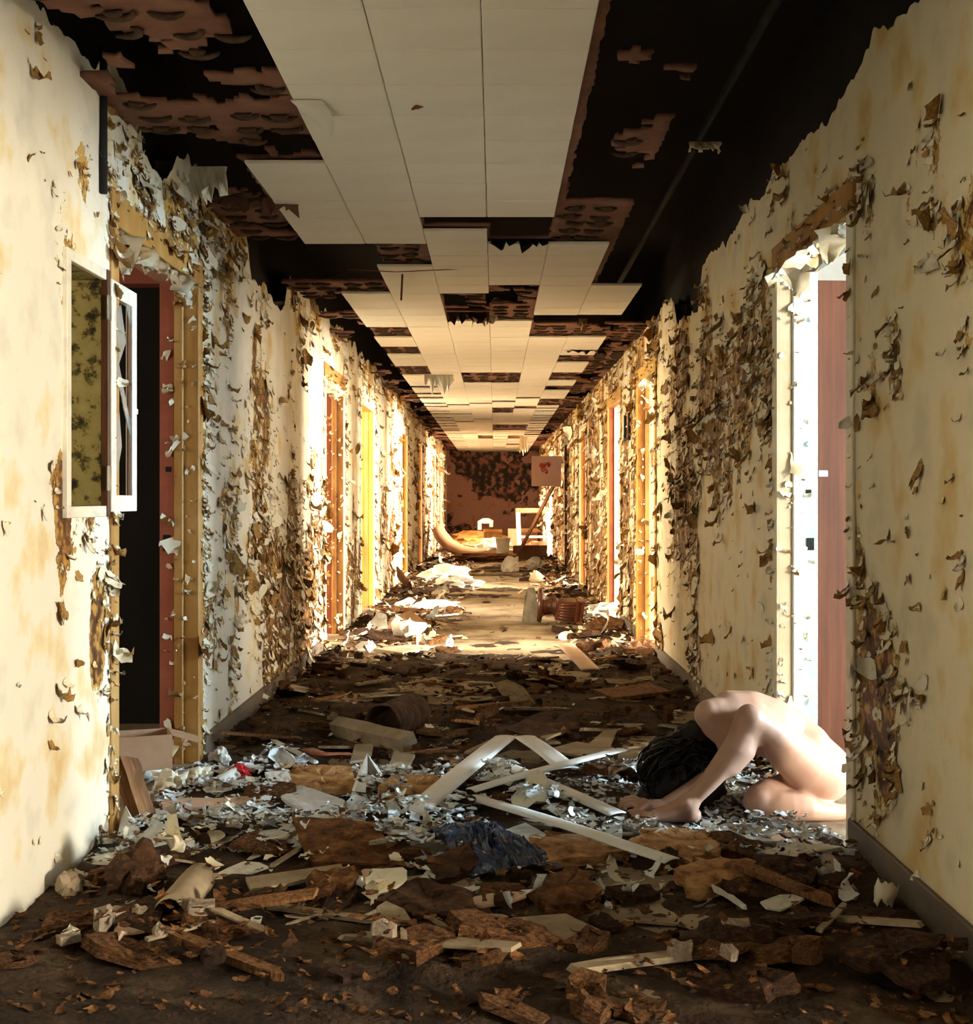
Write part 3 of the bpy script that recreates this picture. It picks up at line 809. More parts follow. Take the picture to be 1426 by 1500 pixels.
# ---- pieces hanging from the ceiling
M['rod'] = M['oldwood']
def hang_strip(name, label, pts, w, mat, cat, th=.004):
    """a bent strip: pts along its centre line, w its width across (in x)"""
    bm = bmesh.new(); rows = []
    for i, p in enumerate(pts):
        ww = w[i] if hasattr(w, '__len__') else w
        rows.append([bm.verts.new((p[0]-ww/2, p[1], p[2])), bm.verts.new((p[0]+ww/2, p[1], p[2]))])
    for a, b_ in zip(rows, rows[1:]): bm.faces.new((a[0], a[1], b_[1], b_[0]))
    me = bm_mesh(name, bm, True)
    o = link(name, me, mat); s = o.modifiers.new('thickness', 'SOLIDIFY'); s.thickness = th
    tag(o, label, cat); return o
hang_strip('hanging_paper', 'curled white corner of torn ceiling paper peeling down near the top', [(-.60, 4.05, TZ-.002), (-.58, 4.13, TZ-.010), (-.56, 4.20, TZ-.030), (-.545, 4.24, TZ-.065)], [.10, .09, .06, .01], M['tile'], 'paper')
bm = bmesh.new(); tube(bm, [P(590, 394, 7.2), P(588, 440, 7.2)], .006, 6)
tag(link('hanging_rod', bm_mesh('hanging_rod', bm), M['rod']), 'thin dark rod hanging straight down from the torn ceiling', 'rod')
hang_strip('hanging_lath', 'bare wooden lath hanging loose under the left ceiling edge', [(-.80, 7.0, TZ-.01), (-.55, 7.02, TZ-.02), (-.22, 7.05, TZ+.0)], .03, M['redbrown'], 'lath')
def ragged_flap(name, label, x0, x1, y, zt, drop, mat, seed, lean=.06):
    r = random.Random(seed); bm = bmesh.new(); n = 14; tp = []; mid = []; bt = []
    for i in range(n+1):
        x = x0 + (x1-x0)*i/n
        dd = drop*(r.uniform(.25, 1.0))
        tp.append(bm.verts.new((x, y, zt))); mid.append(bm.verts.new((x + r.gauss(0, .004), y - lean*.4 + r.gauss(0, .006), zt - dd*.5))); bt.append(bm.verts.new((x + r.gauss(0, .01), y - lean + r.gauss(0, .02), zt - dd)))
    for i in range(n):
        bm.faces.new((tp[i], tp[i+1], mid[i+1], mid[i])); bm.faces.new((mid[i], mid[i+1], bt[i+1], bt[i]))
    o = link(name, bm_mesh(name, bm), mat); s = o.modifiers.new('thickness', 'SOLIDIFY'); s.thickness = .004
    return tag(o, label, 'ceiling scrap')
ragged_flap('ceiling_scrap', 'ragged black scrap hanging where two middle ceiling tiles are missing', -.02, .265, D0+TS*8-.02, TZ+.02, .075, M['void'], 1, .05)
ragged_flap('ceiling_scrap', 'torn dark scrap dangling below the hole in the middle of the ceiling', -.33, -.04, D0+TS*16.0, TZ+.02, .10, M['glue'], 2, .06)
ragged_flap('ceiling_scrap', 'pale torn paper scrap dangling beside the dark middle ceiling hole', -.17, .02, D0+TS*16.3, TZ+.01, .085, M['flake'], 3, .03)
ragged_flap('ceiling_scrap', 'narrow orange scrap hanging in the black strip at right of ceiling', .60, .66, D0+TS*17, TZ+.02, .10, M['ochre'], 4, .02)
ragged_flap('ceiling_scrap', 'white torn scraps hanging in front of the upper left void', -1.18, -1.04, 4.95, TZ+.02, .16, M['flake'], 5, .04)
ragged_flap('ceiling_scrap', 'small pale scrap hanging in the black void at upper right', .72, .84, 4.72, TZ+.05, .05, M['flake'], 6, .03)
ragged_flap('ceiling_scrap', 'pointed sheet of tile paper folding down far along the left ceiling edge', -.72, -.42, 13.0, TZ, .22, M['tile'], 7, .1)
ragged_flap('ceiling_scrap', 'brown board edge split and hanging above the left doorway', -1.20, -.85, 5.5, TZ+.03, .10, M['substrate'], 8, .03)
ragged_flap('ceiling_scrap', 'long dark splinters hanging at the far right ceiling edge', .62, .95, 11.0, TZ+.01, .06, M['glue'], 9, .2)
ragged_flap('ceiling_scrap', 'pale sheet hanging like a post at the far end right', .50, .66, 25.5, TZ, .40, M['flake'], 10, .03)
bm = bmesh.new()
tube(bm, [P(605, 150, 4.15), P(612, 156, 4.12), P(628, 153, 4.14)], [.004, .010, .003], 6); tube(bm, [P(612, 156, 4.12), P(604, 160, 4.10)], [.008, .004], 6)
tag(link('ceiling_fitting', bm_mesh('ceiling_fitting', bm), M['redbrown']), 'small broken brown fitting on the white ceiling tiles near the top', 'fitting')
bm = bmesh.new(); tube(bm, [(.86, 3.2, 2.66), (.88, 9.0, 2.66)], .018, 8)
tag(link('ceiling_pipe', bm_mesh('ceiling_pipe', bm, True), M['black']), 'grey pipe running inside the black roof void at upper right', 'pipe')  # pipe coloured near-black to carry the darkness of the void
# ================================================================== RUBBLE ON THE FLOOR
M['fibre'] = mat_noise('orange brown fibreboard', [(0.30, (0.02,0.008,0.003)), (0.45, (0.11,0.042,0.012)), (0.58, (0.22,0.095,0.028)), (0.72, (0.38,0.19,0.07))], 14, 0.95, 0.9, 0.012, detail=9, stretch=(1,1,2.5), bscale=60)
M['fibre_lit'] = mat_noise('lit orange fibreboard', [(0.30, (0.07,0.028,0.010)), (0.42, (0.34,0.16,0.055)), (0.55, (0.55,0.30,0.12)), (0.72, (0.66,0.42,0.20))], 14, 0.95, 0.9, 0.012, detail=9, stretch=(1,1,2.5), bscale=60)  # brighter copy of fibre: the lit floor's light is in its colour
M['fibre_dark'] = mat_noise('dark brown fibreboard', [(0.3, (0.012,0.006,0.003)), (0.5, (0.06,0.025,0.010)), (0.72, (0.16,0.075,0.030))], 12, 0.95, 0.9, 0.012, detail=9, stretch=(1,1,2.5), bscale=60)
M['whitestrip'] = mat_noise('white slat', [(0.3, (0.74,0.72,0.66)), (0.6, (0.85,0.84,0.79))], 4, 0.5, 0.1, 0.002)
M['board'] = mat_noise('beige hardboard', [(0.3, (0.22,0.15,0.085)), (0.6, (0.40,0.31,0.20))], 6, 0.7, 0.2, 0.003)
M['timber'] = mat_noise('weathered timber', [(0.3, (0.08,0.03,0.010)), (0.5, (0.22,0.095,0.032)), (0.7, (0.36,0.18,0.07))], 6, 0.8, 0.5, 0.006, stretch=(6,6,.7))
M['card'] = mat_noise('brown cardboard', [(0.3, (0.34,0.19,0.10)), (0.7, (0.48,0.29,0.17))], 5, 0.8, 0.1, 0.003)
M['paper'] = mat_noise('dirty white paper', [(0.3, (0.58,0.54,0.45)), (0.55, (0.80,0.78,0.71)), (0.75, (0.72,0.62,0.45))], 5, 0.7, 0.15, 0.003)
M['shard'] = mat_noise('pale board shard', [(0.3, (0.48,0.44,0.36)), (0.6, (0.72,0.69,0.60))], 5, 0.7, 0.2, 0.003)
M['blueplastic'] = mat_noise('blue black plastic', [(0.35, (0.012,0.014,0.02)), (0.52, (0.03,0.05,0.11)), (0.66, (0.09,0.17,0.38))], 5, 0.22, 0.2, 0.004, spec=.6)
M['redplastic'] = mat_noise('red plastic', [(0.3, (0.45,0.012,0.02)), (0.7, (0.62,0.03,0.04))], 5, 0.35, 0.05, 0.003)
M['grit'] = mat_noise('rubble dust', [(0.3, (0.010,0.005,0.003)), (0.5, (0.05,0.026,0.012)), (0.7, (0.15,0.095,0.05))], 4, 0.95, 0.7, 0.015, detail=12, bscale=50)
M['pinkboard'] = mat_noise('dusty pink board', [(0.3, (0.60,0.36,0.29)), (0.7, (0.70,0.43,0.35))], 3, 0.7, 0.05, 0.002)
M['redink'] = mat_noise('red paint scrawl', [(0.3, (0.55,0.03,0.02)), (0.7, (0.65,0.05,0.03))], 5, 0.6, 0)
M['mahogany'] = mat_noise('polished mahogany', [(0.3, (0.06,0.016,0.008)), (0.7, (0.17,0.055,0.025))], 5, 0.18, 0.05, 0.002, spec=.7)
M['concrete'] = mat_noise('speckled grey terrazzo', [(0.3, (0.26,0.24,0.19)), (0.7, (0.46,0.43,0.35))], 14, 0.7, 0.2, 0.003)

def G(px, py, z=0.0):                     # point at height z seen at a pixel
    d = (CZ - z)*F/(py - VY)
    return Vector(((px - VX)*d/F, d, z))

# bed of grit: an uneven skin over the floor, thick at the sides and near the camera
def grit_height(x, y):
    n = fbm(x*2.2 + 7, y*2.2 + 3, 5)
    side_ = np.clip(np.abs(x - .1)/1.2, 0, 1)
    near = 1 - sstep(8.6, 9.6, y)
    cover = near*0.9 + (1-near)*(side_**2.2)*1.0 - .30*np.exp(-((x-.75)/.5)**2 - ((y-4.55)/.4)**2)
    return np.clip((n - .62 + .28*cover)*0.13, -0.004, .036)
HX0, HY0, HR = -1.75, 1.9, 0.04
HF = np.zeros((90, 820))
def hf_idx(x, y): return int((x - HX0)/HR), int((y - HY0)/HR)
gx = HX0 + (np.arange(90)+.5)*HR; gy = HY0 + (np.arange(820)+.5)*HR
HF = np.maximum(grit_height(gx[:, None] + 0*gy[None], gy[None] + 0*gx[:, None]), 0)
xs = np.linspace(-WL+.004, WR-.024, 90); ys_ = []
y = 2.2
while y < 33.5: ys_.append(y); y *= 1.0065
ys_ = np.array(ys_)
Xg, Yg = np.meshgrid(xs, ys_, indexing='ij')
Zg = grit_height(Xg, Yg) + .010*(fbm(Xg*16, Yg*16, 3) - .5)
idx = np.arange(Xg.size).reshape(Xg.shape)
q = np.stack([idx[:-1,:-1], idx[1:,:-1], idx[1:,1:], idx[:-1,1:]], -1).reshape(-1, 4)
gm = mesh_np('floor_grit', np.stack([Xg, Yg, Zg], -1), q, smooth=True)
link('floor_grit', gm, M['grit'], fl, 'stuff')

def rest(x, y, rad, th, lift=True):
    i, j = hf_idx(x, y); k = max(1, int(rad/HR*.7))
    i0, i1, j0, j1 = max(0, i-k), min(90, i+k+1), max(0, j-k), min(820, j+k+1)
    if i1 <= i0 or j1 <= j0: return 0.0
    h = HF[i0:i1, j0:j1]
    z = float(np.percentile(h, 80))
    if lift: HF[i0:i1, j0:j1] = np.minimum(np.maximum(h, z + th*.7), .16)
    return z

def inset_slab(bm, outline, th, r, rough):
    """irregular slab: outline in the xy plane, uneven top"""
    n = len(outline)
    b0 = [bm.verts.new((p[0], p[1], 0)) for p in outline]
    t0 = [bm.verts.new((p[0]*r.uniform(.93, 1.0), p[1]*r.uniform(.93, 1.0), th*(1 + r.uniform(-rough, rough)))) for p in outline]
    t1 = [bm.verts.new((p[0]*r.uniform(.45, .7), p[1]*r.uniform(.45, .7), th*(1 + r.uniform(-rough, rough)))) for p in outline]
    c = bm.verts.new((0, 0, th*(1 + r.uniform(-rough, rough))))
    bm.faces.new(b0[::-1])
    for i in range(n):
        j = (i+1) % n
        bm.faces.new((b0[i], b0[j], t0[j], t0[i])); bm.faces.new((t0[i], t0[j], t1[j], t1[i])); bm.faces.new((t1[i], t1[j], c))

def chunk_variant(seed, n, aspect, th, rough, jag):
    r = random.Random(seed); bm = bmesh.new()
    out = []
    for i in range(n):
        a = 2*math.pi*i/n + r.uniform(-.2, .2)
        sq = 1/max(abs(math.cos(a)), abs(math.sin(a)))      # squarish outline
        q_ = (0.5*sq**.8)*(1 + r.uniform(-jag, jag))
        out.append((q_*math.cos(a), q_*aspect*math.sin(a)))
    inset_slab(bm, out, th, r, rough)
    return bm_mesh('chunk', bm)
def lath_variant(seed, aspect, th):
    r = random.Random(seed); bm = bmesh.new()
    n = 6; L_ = .5; W_ = .5*aspect
    out = [(-L_ + r.uniform(0, .05), -W_), (-L_*.3, -W_*r.uniform(.85, 1.1)), (L_*.4, -W_*r.uniform(.85, 1.1)), (L_ - r.uniform(0, .12), -W_*.9), (L_, r.uniform(-.5, .5)*W_), (L_ - r.uniform(0, .12), W_*.9), (L_*.2, W_*r.uniform(.85, 1.1)), (-L_*.5, W_*r.uniform(.85, 1.1)), (-L_ + r.uniform(0, .08), W_*.8)]
    inset_slab(bm, out, th, r, .12)
    return bm_mesh('lath', bm)
def curl_variant(seed):
    r = np.random.default_rng(seed)
    Gq = flake_grids(1, np.ones(1), r.uniform(.3, 1.0, 1), r.uniform(.6, 3.2, 1), r.uniform(-.2, .3, 1), r)
    return flakes_mesh('curl', Gq, np.eye(3)[None], np.zeros((1, 3)))

KINDS = {
 'fibreboard_chunk': ([chunk_variant(100+i, 11, random.uniform(.45, .95), random.uniform(.09, .20), .35, .22) for i in range(12)], ['fibre', 'fibre', 'fibre_dark']),
 'board_shard': ([chunk_variant(200+i, 7, random.uniform(.35, .8), random.uniform(.02, .045), .1, .25) for i in range(10)], ['shard', 'board', 'shard', 'pinktrim']),
 'broken_lath': ([lath_variant(300+i, random.uniform(.06, .14), random.uniform(.02, .05)) for i in range(8)], ['timber', 'board', 'timber', 'shard']),
 'plaster_lump': ([chunk_variant(400+i, 8, random.uniform(.6, .95), random.uniform(.25, .5), .45, .25) for i in range(8)], ['plaster', 'fibre_dark', 'fibre']),
 'paper_scrap': ([curl_variant(500+i) for i in range(12)], ['paper', 'flake', 'flake_grey']),
}
LABELS = {
 'fibreboard_chunk': ('fibreboard chunk', 'fibreboard', 'loose fibreboard chunks'),
 'board_shard': ('thin board shard', 'board', 'loose board shards'),
 'broken_lath': ('splintered lath', 'lath', 'loose broken laths'),
 'plaster_lump': ('plaster lump', 'plaster', 'loose plaster lumps'),
 'paper_scrap': ('curled paper scrap', 'paper', 'loose paper scraps'),
}
SIZES = {'fibreboard_chunk': (.11, .20), 'board_shard': (.10, .18), 'broken_lath': (.2, .38), 'plaster_lump': (.045, .065), 'paper_scrap': (.05, .09)}
def describe(kd, me, x, y, s):
    base, cat, group = LABELS[kd]
    col = {'fibre': 'orange-brown', 'fibre_dark': 'dark brown', 'shard': 'pale', 'board': 'beige', 'pinktrim': 'pinkish', 'timber': 'brown', 'plaster': 'grey-brown', 'paper': 'white', 'flake': 'cream', 'flake_grey': 'grey'}.get(me.get('tone', ''), '')
    rng_ = SIZES[kd]; size = 'small' if s < rng_[0] else ('large' if s > rng_[1] else '')
    side_ = ('against the left wall' if x < -.95 else 'left of the middle' if x < -.42 else 'in the middle' if x < .30 else 'right of the middle' if x < .80 else 'against the right wall')
    dep = ('in the front-edge rubble' if y < 3.35 else 'in the dark foreground' if y < 4.0 else 'between the first doors' if y < 5.1 else 'just past the first doors' if y < 6.3 else 'on the shadowed floor' if y < 8.6 else 'by the second doors' if y < 11 else 'by the third doors' if y < 14 else 'far down the corridor')
    return ' '.join(w for w in (size, col, base, side_, dep) if w), cat, group
KV = {}
for kd, (ms, mts) in KINDS.items():
    lst = []
    for i, me in enumerate(ms):
        for mt in dict.fromkeys(mts):
            m2 = me.copy(); m2.materials.clear(); m2.materials.append(M[mt]); m2['tone'] = mt
            if kd == 'paper_scrap': m2.materials.append(M['flake_back'] if mt == 'flake' else M[mt])
            lst.append(m2)
    KV[kd] = lst
def inside(x, y, rad):
    return -WL + rad*.55 < x < WR - rad*.55 - .02
PERSON_BOX = (0.30, 1.5, 4.22, 5.0)
STRIPS = [(.47, 4.35, .07), (.55, 4.35, .07), (.62, 4.36, .06), (.95, 4.38, .07), (1.05, 4.38, .07), (.45, 4.42, .075), (.50, 4.42, .075), (.57, 4.43, .06), (.63, 4.44, .06), (.45, 4.53, .07), (.52, 4.54, .06), (1.0, 4.45, .09), (1.1, 4.45, .07)]
HERO = []          # (x, y, r) kept fairly clear
def scatter(kd, n, ys, size, side_bias=0, tilt=.12, seed=0, kinds=None):
    r = random.Random(seed); done = 0; tries = 0
    while done < n and tries < n*40:
        tries += 1
        y = ys[0]*(ys[1]/ys[0])**r.random()
        if y > 9.0:
            x = r.choice([-1, 1])*r.uniform(.35, 1.25) if r.random() < .8 else r.uniform(-1.2, 1.1)
            if -.35 < x < .55 and r.random() < .85: continue
        else: x = r.uniform(-1.3, 1.15)
        s = size[0]*(size[1]/size[0])**r.random()
        if not inside(x, y, s): continue
        if PERSON_BOX[0] < x < PERSON_BOX[1] and PERSON_BOX[2] < y < PERSON_BOX[3]: continue
        if any((x-a)**2 + (y-b)**2 < (c*.8)**2 for a, b, c in HERO) : continue
        me = r.choice([k_ for k_ in KV[kd] if not kinds or k_['tone'] in kinds])
        th = me['th'] if 'th' in me else max(v.co.z for v in me.vertices)
        z = rest(x, y, s*.5, th*s)
        o = bpy.data.objects.new(kd, me); C.objects.link(o)
        o.location = (x, y, z); o.scale = (s, s, s)
        o.rotation_euler = (r.gauss(0, tilt), r.gauss(0, tilt), r.uniform(0, 6.28))
        tag(o, *describe(kd, me, x, y, s)); done += 1

# ------------------------------------------------------------------ pieces one can point at
def hero_at(p, rad): HERO.append((p[0], p[1], rad))
def poly_slab(name, label, cat, pts, th, mat, jag=.006, sub=3, relief=.0, seed=1, nrm=None):
    """a slab whose upper outline goes through the 3D points pts, th thick"""
    r = random.Random(seed); pts = [Vector(p) for p in pts]
    c0 = sum(pts, Vector())/len(pts)
    nn = Vector()
    for i in range(len(pts)): nn += (pts[i]-c0).cross(pts[(i+1) % len(pts)]-c0)
    nn.normalize()
    if nn.z < 0: nn = -nn; pts = pts[::-1]
    ring = []
    for i in range(len(pts)):
        a, b_ = pts[i], pts[(i+1) % len(pts)]
        for k in range(sub):
            p = a.lerp(b_, k/sub); t = (b_-a).normalized(); s_ = nn.cross(t)
            if k or jag > .01: p = p + s_*r.gauss(0, jag) + nn*r.gauss(0, relief*.3)
            ring.append(p)
    bm = bmesh.new()
    t0 = [bm.verts.new(p - c0) for p in ring]; b0 = [bm.verts.new(p - nn*th - c0 + nn.cross((p-c0).normalized())*r.gauss(0, jag*.4)) for p in ring]
    m1 = [bm.verts.new((p - c0)*r.uniform(.72, .85) + nn*r.gauss(0, relief)) for p in ring]
    m2 = [bm.verts.new((p - c0)*r.uniform(.35, .5) + nn*r.gauss(0, relief)) for p in ring]
    cc = bm.verts.new(nn*r.gauss(0, relief))
    n = len(ring)
    bm.faces.new(b0[::-1])
    for i in range(n):
        j = (i+1) % n
        bm.faces.new((b0[i], b0[j], t0[j], t0[i])); bm.faces.new((t0[i], t0[j], m1[j], m1[i])); bm.faces.new((m1[i], m1[j], m2[j], m2[i])); bm.faces.new((m2[i], m2[j], cc))
    o = link(name, bm_mesh(name, bm), mat); o.location = c0
    hero_at(c0, max((p-c0).length for p in pts)*.8)
    return tag(o, label, cat)
def strip(name, label, cat, cpts, w, mat, th=.004, bow=.0, seed=1):
    """bent flat strip along ground points; bow = crown across the width"""
    cp = [Vector(p) for p in cpts]
    # resample with Catmull-Rom
    P_ = [cp[0]] + cp + [cp[-1]]; ln = []
    for i in range(1, len(P_)-2):
        for k in range(6):
            t = k/6; a, b_, c_, d_ = P_[i-1], P_[i], P_[i+1], P_[i+2]
            ln.append(.5*((2*b_) + (c_-a)*t + (2*a-5*b_+4*c_-d_)*t*t + (3*b_-a-3*c_+d_)*t**3))
    ln.append(cp[-1])
    for p in ln: HERO.append((p.x, p.y, w*.9)); STRIPS.append((p.x, p.y, w*.55))
    c0 = sum(ln, Vector())/len(ln) + Vector((0, 0, 0)); bm = bmesh.new(); rows = []
    for i, p in enumerate(ln):
        t = (ln[min(i+1, len(ln)-1)] - ln[max(i-1, 0)]).normalized(); s_ = t.cross(Vector((0, 0, 1))).normalized()
        rows.append([bm.verts.new(p + s_*w*u + Vector((0, 0, .02 + bow*(1-(2*u)**2))) - c0) for u in (-.5, -.25, 0, .25, .5)])
    for a, b_ in zip(rows, rows[1:]):
        for k in range(4): bm.faces.new((a[k], a[k+1], b_[k+1], b_[k]))
    o = link(name, bm_mesh(name, bm, True), mat); o.location = c0
    s = o.modifiers.new('thickness', 'SOLIDIFY'); s.thickness = th; s.offset = 1
    return tag(o, label, cat)
def beam(name, label, cat, a, b_, w, h, mat, roll=0, seed=1):
    a = Vector(a); b_ = Vector(b_); ax = b_-a; Ln = ax.length
    r = random.Random(seed); bm = bmesh.new(); n = 5; rows = []
    for i in range(n+1):
        z = Ln*i/n; e = r.uniform(.92, 1.05)
        rows.append([bm.verts.new((sx*w/2*e + r.gauss(0, .0015), sy*h/2*e + r.gauss(0, .0015), z + (r.gauss(0, .010) if i in (0, n) else 0))) for sx, sy in ((-1,-1),(1,-1),(1,1),(-1,1))])
    for p, q_ in zip(rows, rows[1:]):
        for k in range(4): bm.faces.new((p[k], p[(k+1) % 4], q_[(k+1) % 4], q_[k]))
    bm.faces.new(rows[0][::-1]); bm.faces.new(rows[-1])
    bmesh.ops.bevel(bm, geom=[e for e in bm.edges if len(e.link_faces) == 2 and e.calc_face_angle(0) > .8], offset=min(w, h)*.06, segments=1, affect='EDGES')
    o = link(name, bm_mesh(name, bm), mat); o.location = a
    o.rotation_mode = 'QUATERNION'; o.rotation_quaternion = ax.to_track_quat('Z', 'Y') @ Euler((0, 0, roll)).to_quaternion()
    hero_at(a.lerp(b_, .5), Ln*.35)
    return tag(o, label, cat)
def roll_tube(name, label, cat, a, b_, r0, r1, mat, turns=1.15, seed=1, open_=.3):
    """sheet rolled into a loose tube"""
    a = Vector(a); b_ = Vector(b_); ax = (b_-a); r = random.Random(seed)
    bm = bmesh.new(); nl_, na = 6, 16; rows = []
    for i in range(nl_+1):
        t = i/nl_; row = []
        for k in range(na+1):
            an = 2*math.pi*turns*k/na + .3*t; rr = (r0*(1-t)+r1*t)*(1 + open_*k/na*.6) + r.gauss(0, .0015)
            row.append(bm.verts.new((rr*math.cos(an), rr*math.sin(an), ax.length*t + (r.gauss(0, .012) if i in (0, nl_) else 0))))
        rows.append(row)
    for p, q_ in zip(rows, rows[1:]):
        for k in range(na): bm.faces.new((p[k], p[k+1], q_[k+1], q_[k]))
    o = link(name, bm_mesh(name, bm, True), mat); o.location = a
    o.rotation_mode = 'QUATERNION'; o.rotation_quaternion = ax.to_track_quat('Z', 'Y')
    s = o.modifiers.new('thickness', 'SOLIDIFY'); s.thickness = .003
    hero_at(a.lerp(b_, .5), ax.length*.5)
    return tag(o, label, cat)
def crumple(name, label, cat, c, size, mat, seed=1, amp=.35, flat=1.0, sub=3):
    bm = bmesh.new(); bmesh.ops.create_icosphere(bm, subdivisions=sub, radius=1)
    off = Vector((seed*3.7, seed*1.3, seed*2.1))
    for v in bm.verts:
        d_ = mnoise.multi_fractal(v.co*1.6 + off, 1.0, 2.0, 4) - 1
        rdg = abs(mnoise.noise(v.co*3.3 + off))
        v.co = v.co*(1 + amp*d_*.6 - amp*rdg)
        v.co = Vector((v.co.x*size[0], v.co.y*size[1], max(v.co.z*size[2], -size[2]*.6)))
    o = link(name, bm_mesh(name, bm), mat); o.location = Vector(c) + Vector((0, 0, size[2]*.6))
    hero_at(c, max(size[:2]))
    return tag(o, label, cat)

# -- left foreground
beam('timber_block', 'weathered square timber post leaning against the left door jamb', 'timber', G(212, 1212, .0) + Vector((0, 0, .012)), P(180, 1108, 4.36), .075, .062, M['timber'], .5, 2)
bx = empty('open_box', P(208, 1116, 5.05)); bx.location.z = .075; bx.rotation_euler = (0, 0, .35)
tag(bx, 'brown cardboard box tipped on the rubble inside the left doorway', 'box'); hero_at(bx.location, .15)
for nm, b_ in (('front', (-.11, .11, -.08, -.074, 0, .13)), ('back', (-.11, .11, .074, .08, 0, .13)), ('side', (-.11, -.104, -.074, .074, 0, .13)), ('side', (.104, .11, -.074, .074, 0, .13)), ('bottom', (-.11, .11, -.08, .08, -.005, 0))):
    box_obj(nm, *b_, M['card'], bx)
lid = box_obj('flap', 0, .004, -.08, .08, 0, .12, M['card'], bx); lid.location = (.11, 0, .13); lid.rotation_euler = (0, 1.9, 0)
a, b_, c_ = G(183, 1246, .03), G(240, 1236, .03), None
poly_slab('dish_fragment', 'half-round cream dish fragment standing at the foot of the timber post', 'fragment', [P(183, 1244, 4.12), P(200, 1224, 4.14), P(222, 1208, 4.16), P(238, 1203, 4.17), P(241, 1218, 4.15), P(238, 1240, 4.12)], .012, M['shard'], .002, 2, 0, 3)
crumple('rotten_log', 'rotten brown log stump with a hollow face at left foreground', 'log', G(200, 1316, 0), (.085, .10, .10), M['fibre_dark'], 4, .55)
roll_tube('rolled_sheet', 'rolled beige sheet lying open in the dark left foreground', 'sheet', G(248, 1345, .035), G(292, 1285, .06), .050, .042, M['board'], 1.0, 3)
crumple('crumpled_paper', 'crumpled cream plaster lump against the left wall corner at the bottom', 'plaster', G(104, 1315, 0), (.042, .055, .05), M['board'], 6, .6)
crumple('brown_lump', 'brown broken lump lying beside the cream one by the left wall', 'plaster', G(150, 1300, 0), (.045, .06, .04), M['fibre'], 7, .5)
poly_slab('paint_sheet', 'pale torn paint sheet on the dark floor at the bottom left edge', 'sheet', [G(88, 1372, .05), G(105, 1350, .06), G(118, 1362, .05), G(108, 1380, .04)], .004, M['flake'], .006, 3, .004, 4)
poly_slab('paint_sheet', 'small pinkish torn sheet with a tail in the dark bottom left foreground', 'sheet', [G(168, 1360, .05), G(172, 1350, .06), G(212, 1364, .05), G(180, 1368, .05), G(172, 1384, .05), G(160, 1378, .04)], .004, M['pinktrim'], .004, 2, .003, 5)
poly_slab('paint_sheet', 'dark curled paint sheet lying below the rotten stump', 'sheet', [G(148, 1332, .05), G(182, 1328, .06), G(176, 1352, .05), G(150, 1345, .04)], .004, M['board'], .006, 3, .006, 6)
# -- slab and boards at the middle foreground
poly_slab('fibreboard_slab', 'large flat brown fibreboard slab propped up toward the camera', 'fibreboard', [P(428, 1197, 4.04), P(548, 1203, 4.04), P(596, 1268, 3.84), P(458, 1262, 3.86)], .022, M['fibre'], .005, 5, .004, 8)
poly_slab('white_board', 'flat white board lying behind the propped brown slab', 'board', [G(365, 1200, .03), G(385, 1183, .03), G(500, 1182, .03), G(520, 1200, .03), G(430, 1212, .03)], .012, M['paper'], .003, 2, 0, 9)
poly_slab('hardboard_strip', 'long pointed beige board lying below the brown slab', 'board', [G(360, 1285, .05), G(500, 1265, .05), G(505, 1272, .05), G(430, 1292, .05), G(368, 1302, .05)], .010, M['board'], .002, 2, 0, 10)
poly_slab('fibreboard_piece', 'orange crumbling fibreboard piece at the lower edge of the brown slab', 'fibreboard', [G(448, 1288, .07), G(462, 1272, .08), G(520, 1268, .09), G(518, 1290, .07), G(470, 1302, .06)], .03, M['fibre'], .010, 4, .004, 11)
poly_slab('cream_plate', 'jagged cream plate with a torn edge in the middle foreground', 'plate', [G(536, 1285, .07), G(545, 1272, .08), G(590, 1270, .08), G(597, 1286, .07), G(575, 1306, .06), G(540, 1308, .06)], .006, M['flake'], .006, 3, .002, 12)
poly_slab('fibreboard_piece', 'dark angular fibreboard block beside the blue plastic', 'fibreboard', [P(612, 1262, 3.84), P(688, 1232, 3.92), P(705, 1262, 3.80), P(690, 1275, 3.74), P(640, 1290, 3.68)], .05, M['fibre_dark'], .008, 4, .004, 13)
poly_slab('fibreboard_piece', 'wide dark brown fibreboard fragment in the shadowed centre foreground', 'fibreboard', [G(548, 1318, .06), G(610, 1285, .06), G(680, 1300, .06), G(700, 1330, .05), G(620, 1345, .04)], .03, M['fibre_dark'], .010, 4, .008, 14)
poly_slab('fibreboard_piece', 'long dark brown fibreboard strip across the lower left foreground', 'fibreboard', [G(330, 1318, .04), G(400, 1300, .05), G(455, 1302, .05), G(430, 1325, .04)], .03, M['fibre_dark'], .010, 4, .008, 15)
# crumpled plastic bag
bm = bmesh.new(); nx_, ny_ = 46, 26
a0, a1, b0_, b1_ = G(628, 1222, 0), G(745, 1232, 0), G(690, 1300, 0), G(822, 1282, 0)
grid = []
for i in range(nx_):
    row = []
    for j in range(ny_):
        u, v = i/(nx_-1), j/(ny_-1)
        p = a0.lerp(a1, u).lerp(b0_.lerp(b1_, u), v)
        e = math.sin(math.pi*min(max(u, .02), .98))**.5*math.sin(math.pi*min(max(v, .02), .98))**.5
        nz = mnoise.noise(Vector((u*7, v*5, 1))) ; rd = abs(mnoise.noise(Vector((u*16, v*11, 4)))) + .5*abs(mnoise.noise(Vector((u*33, v*24, 9))))
        p = p + Vector((.02*mnoise.noise(Vector((u*5, v*5, 7))), .03*mnoise.noise(Vector((u*6, v*4, 2))), .025 + e*(.075 + .03*nz - .055*rd)))
        row.append(bm.verts.new(p))
    grid.append(row)
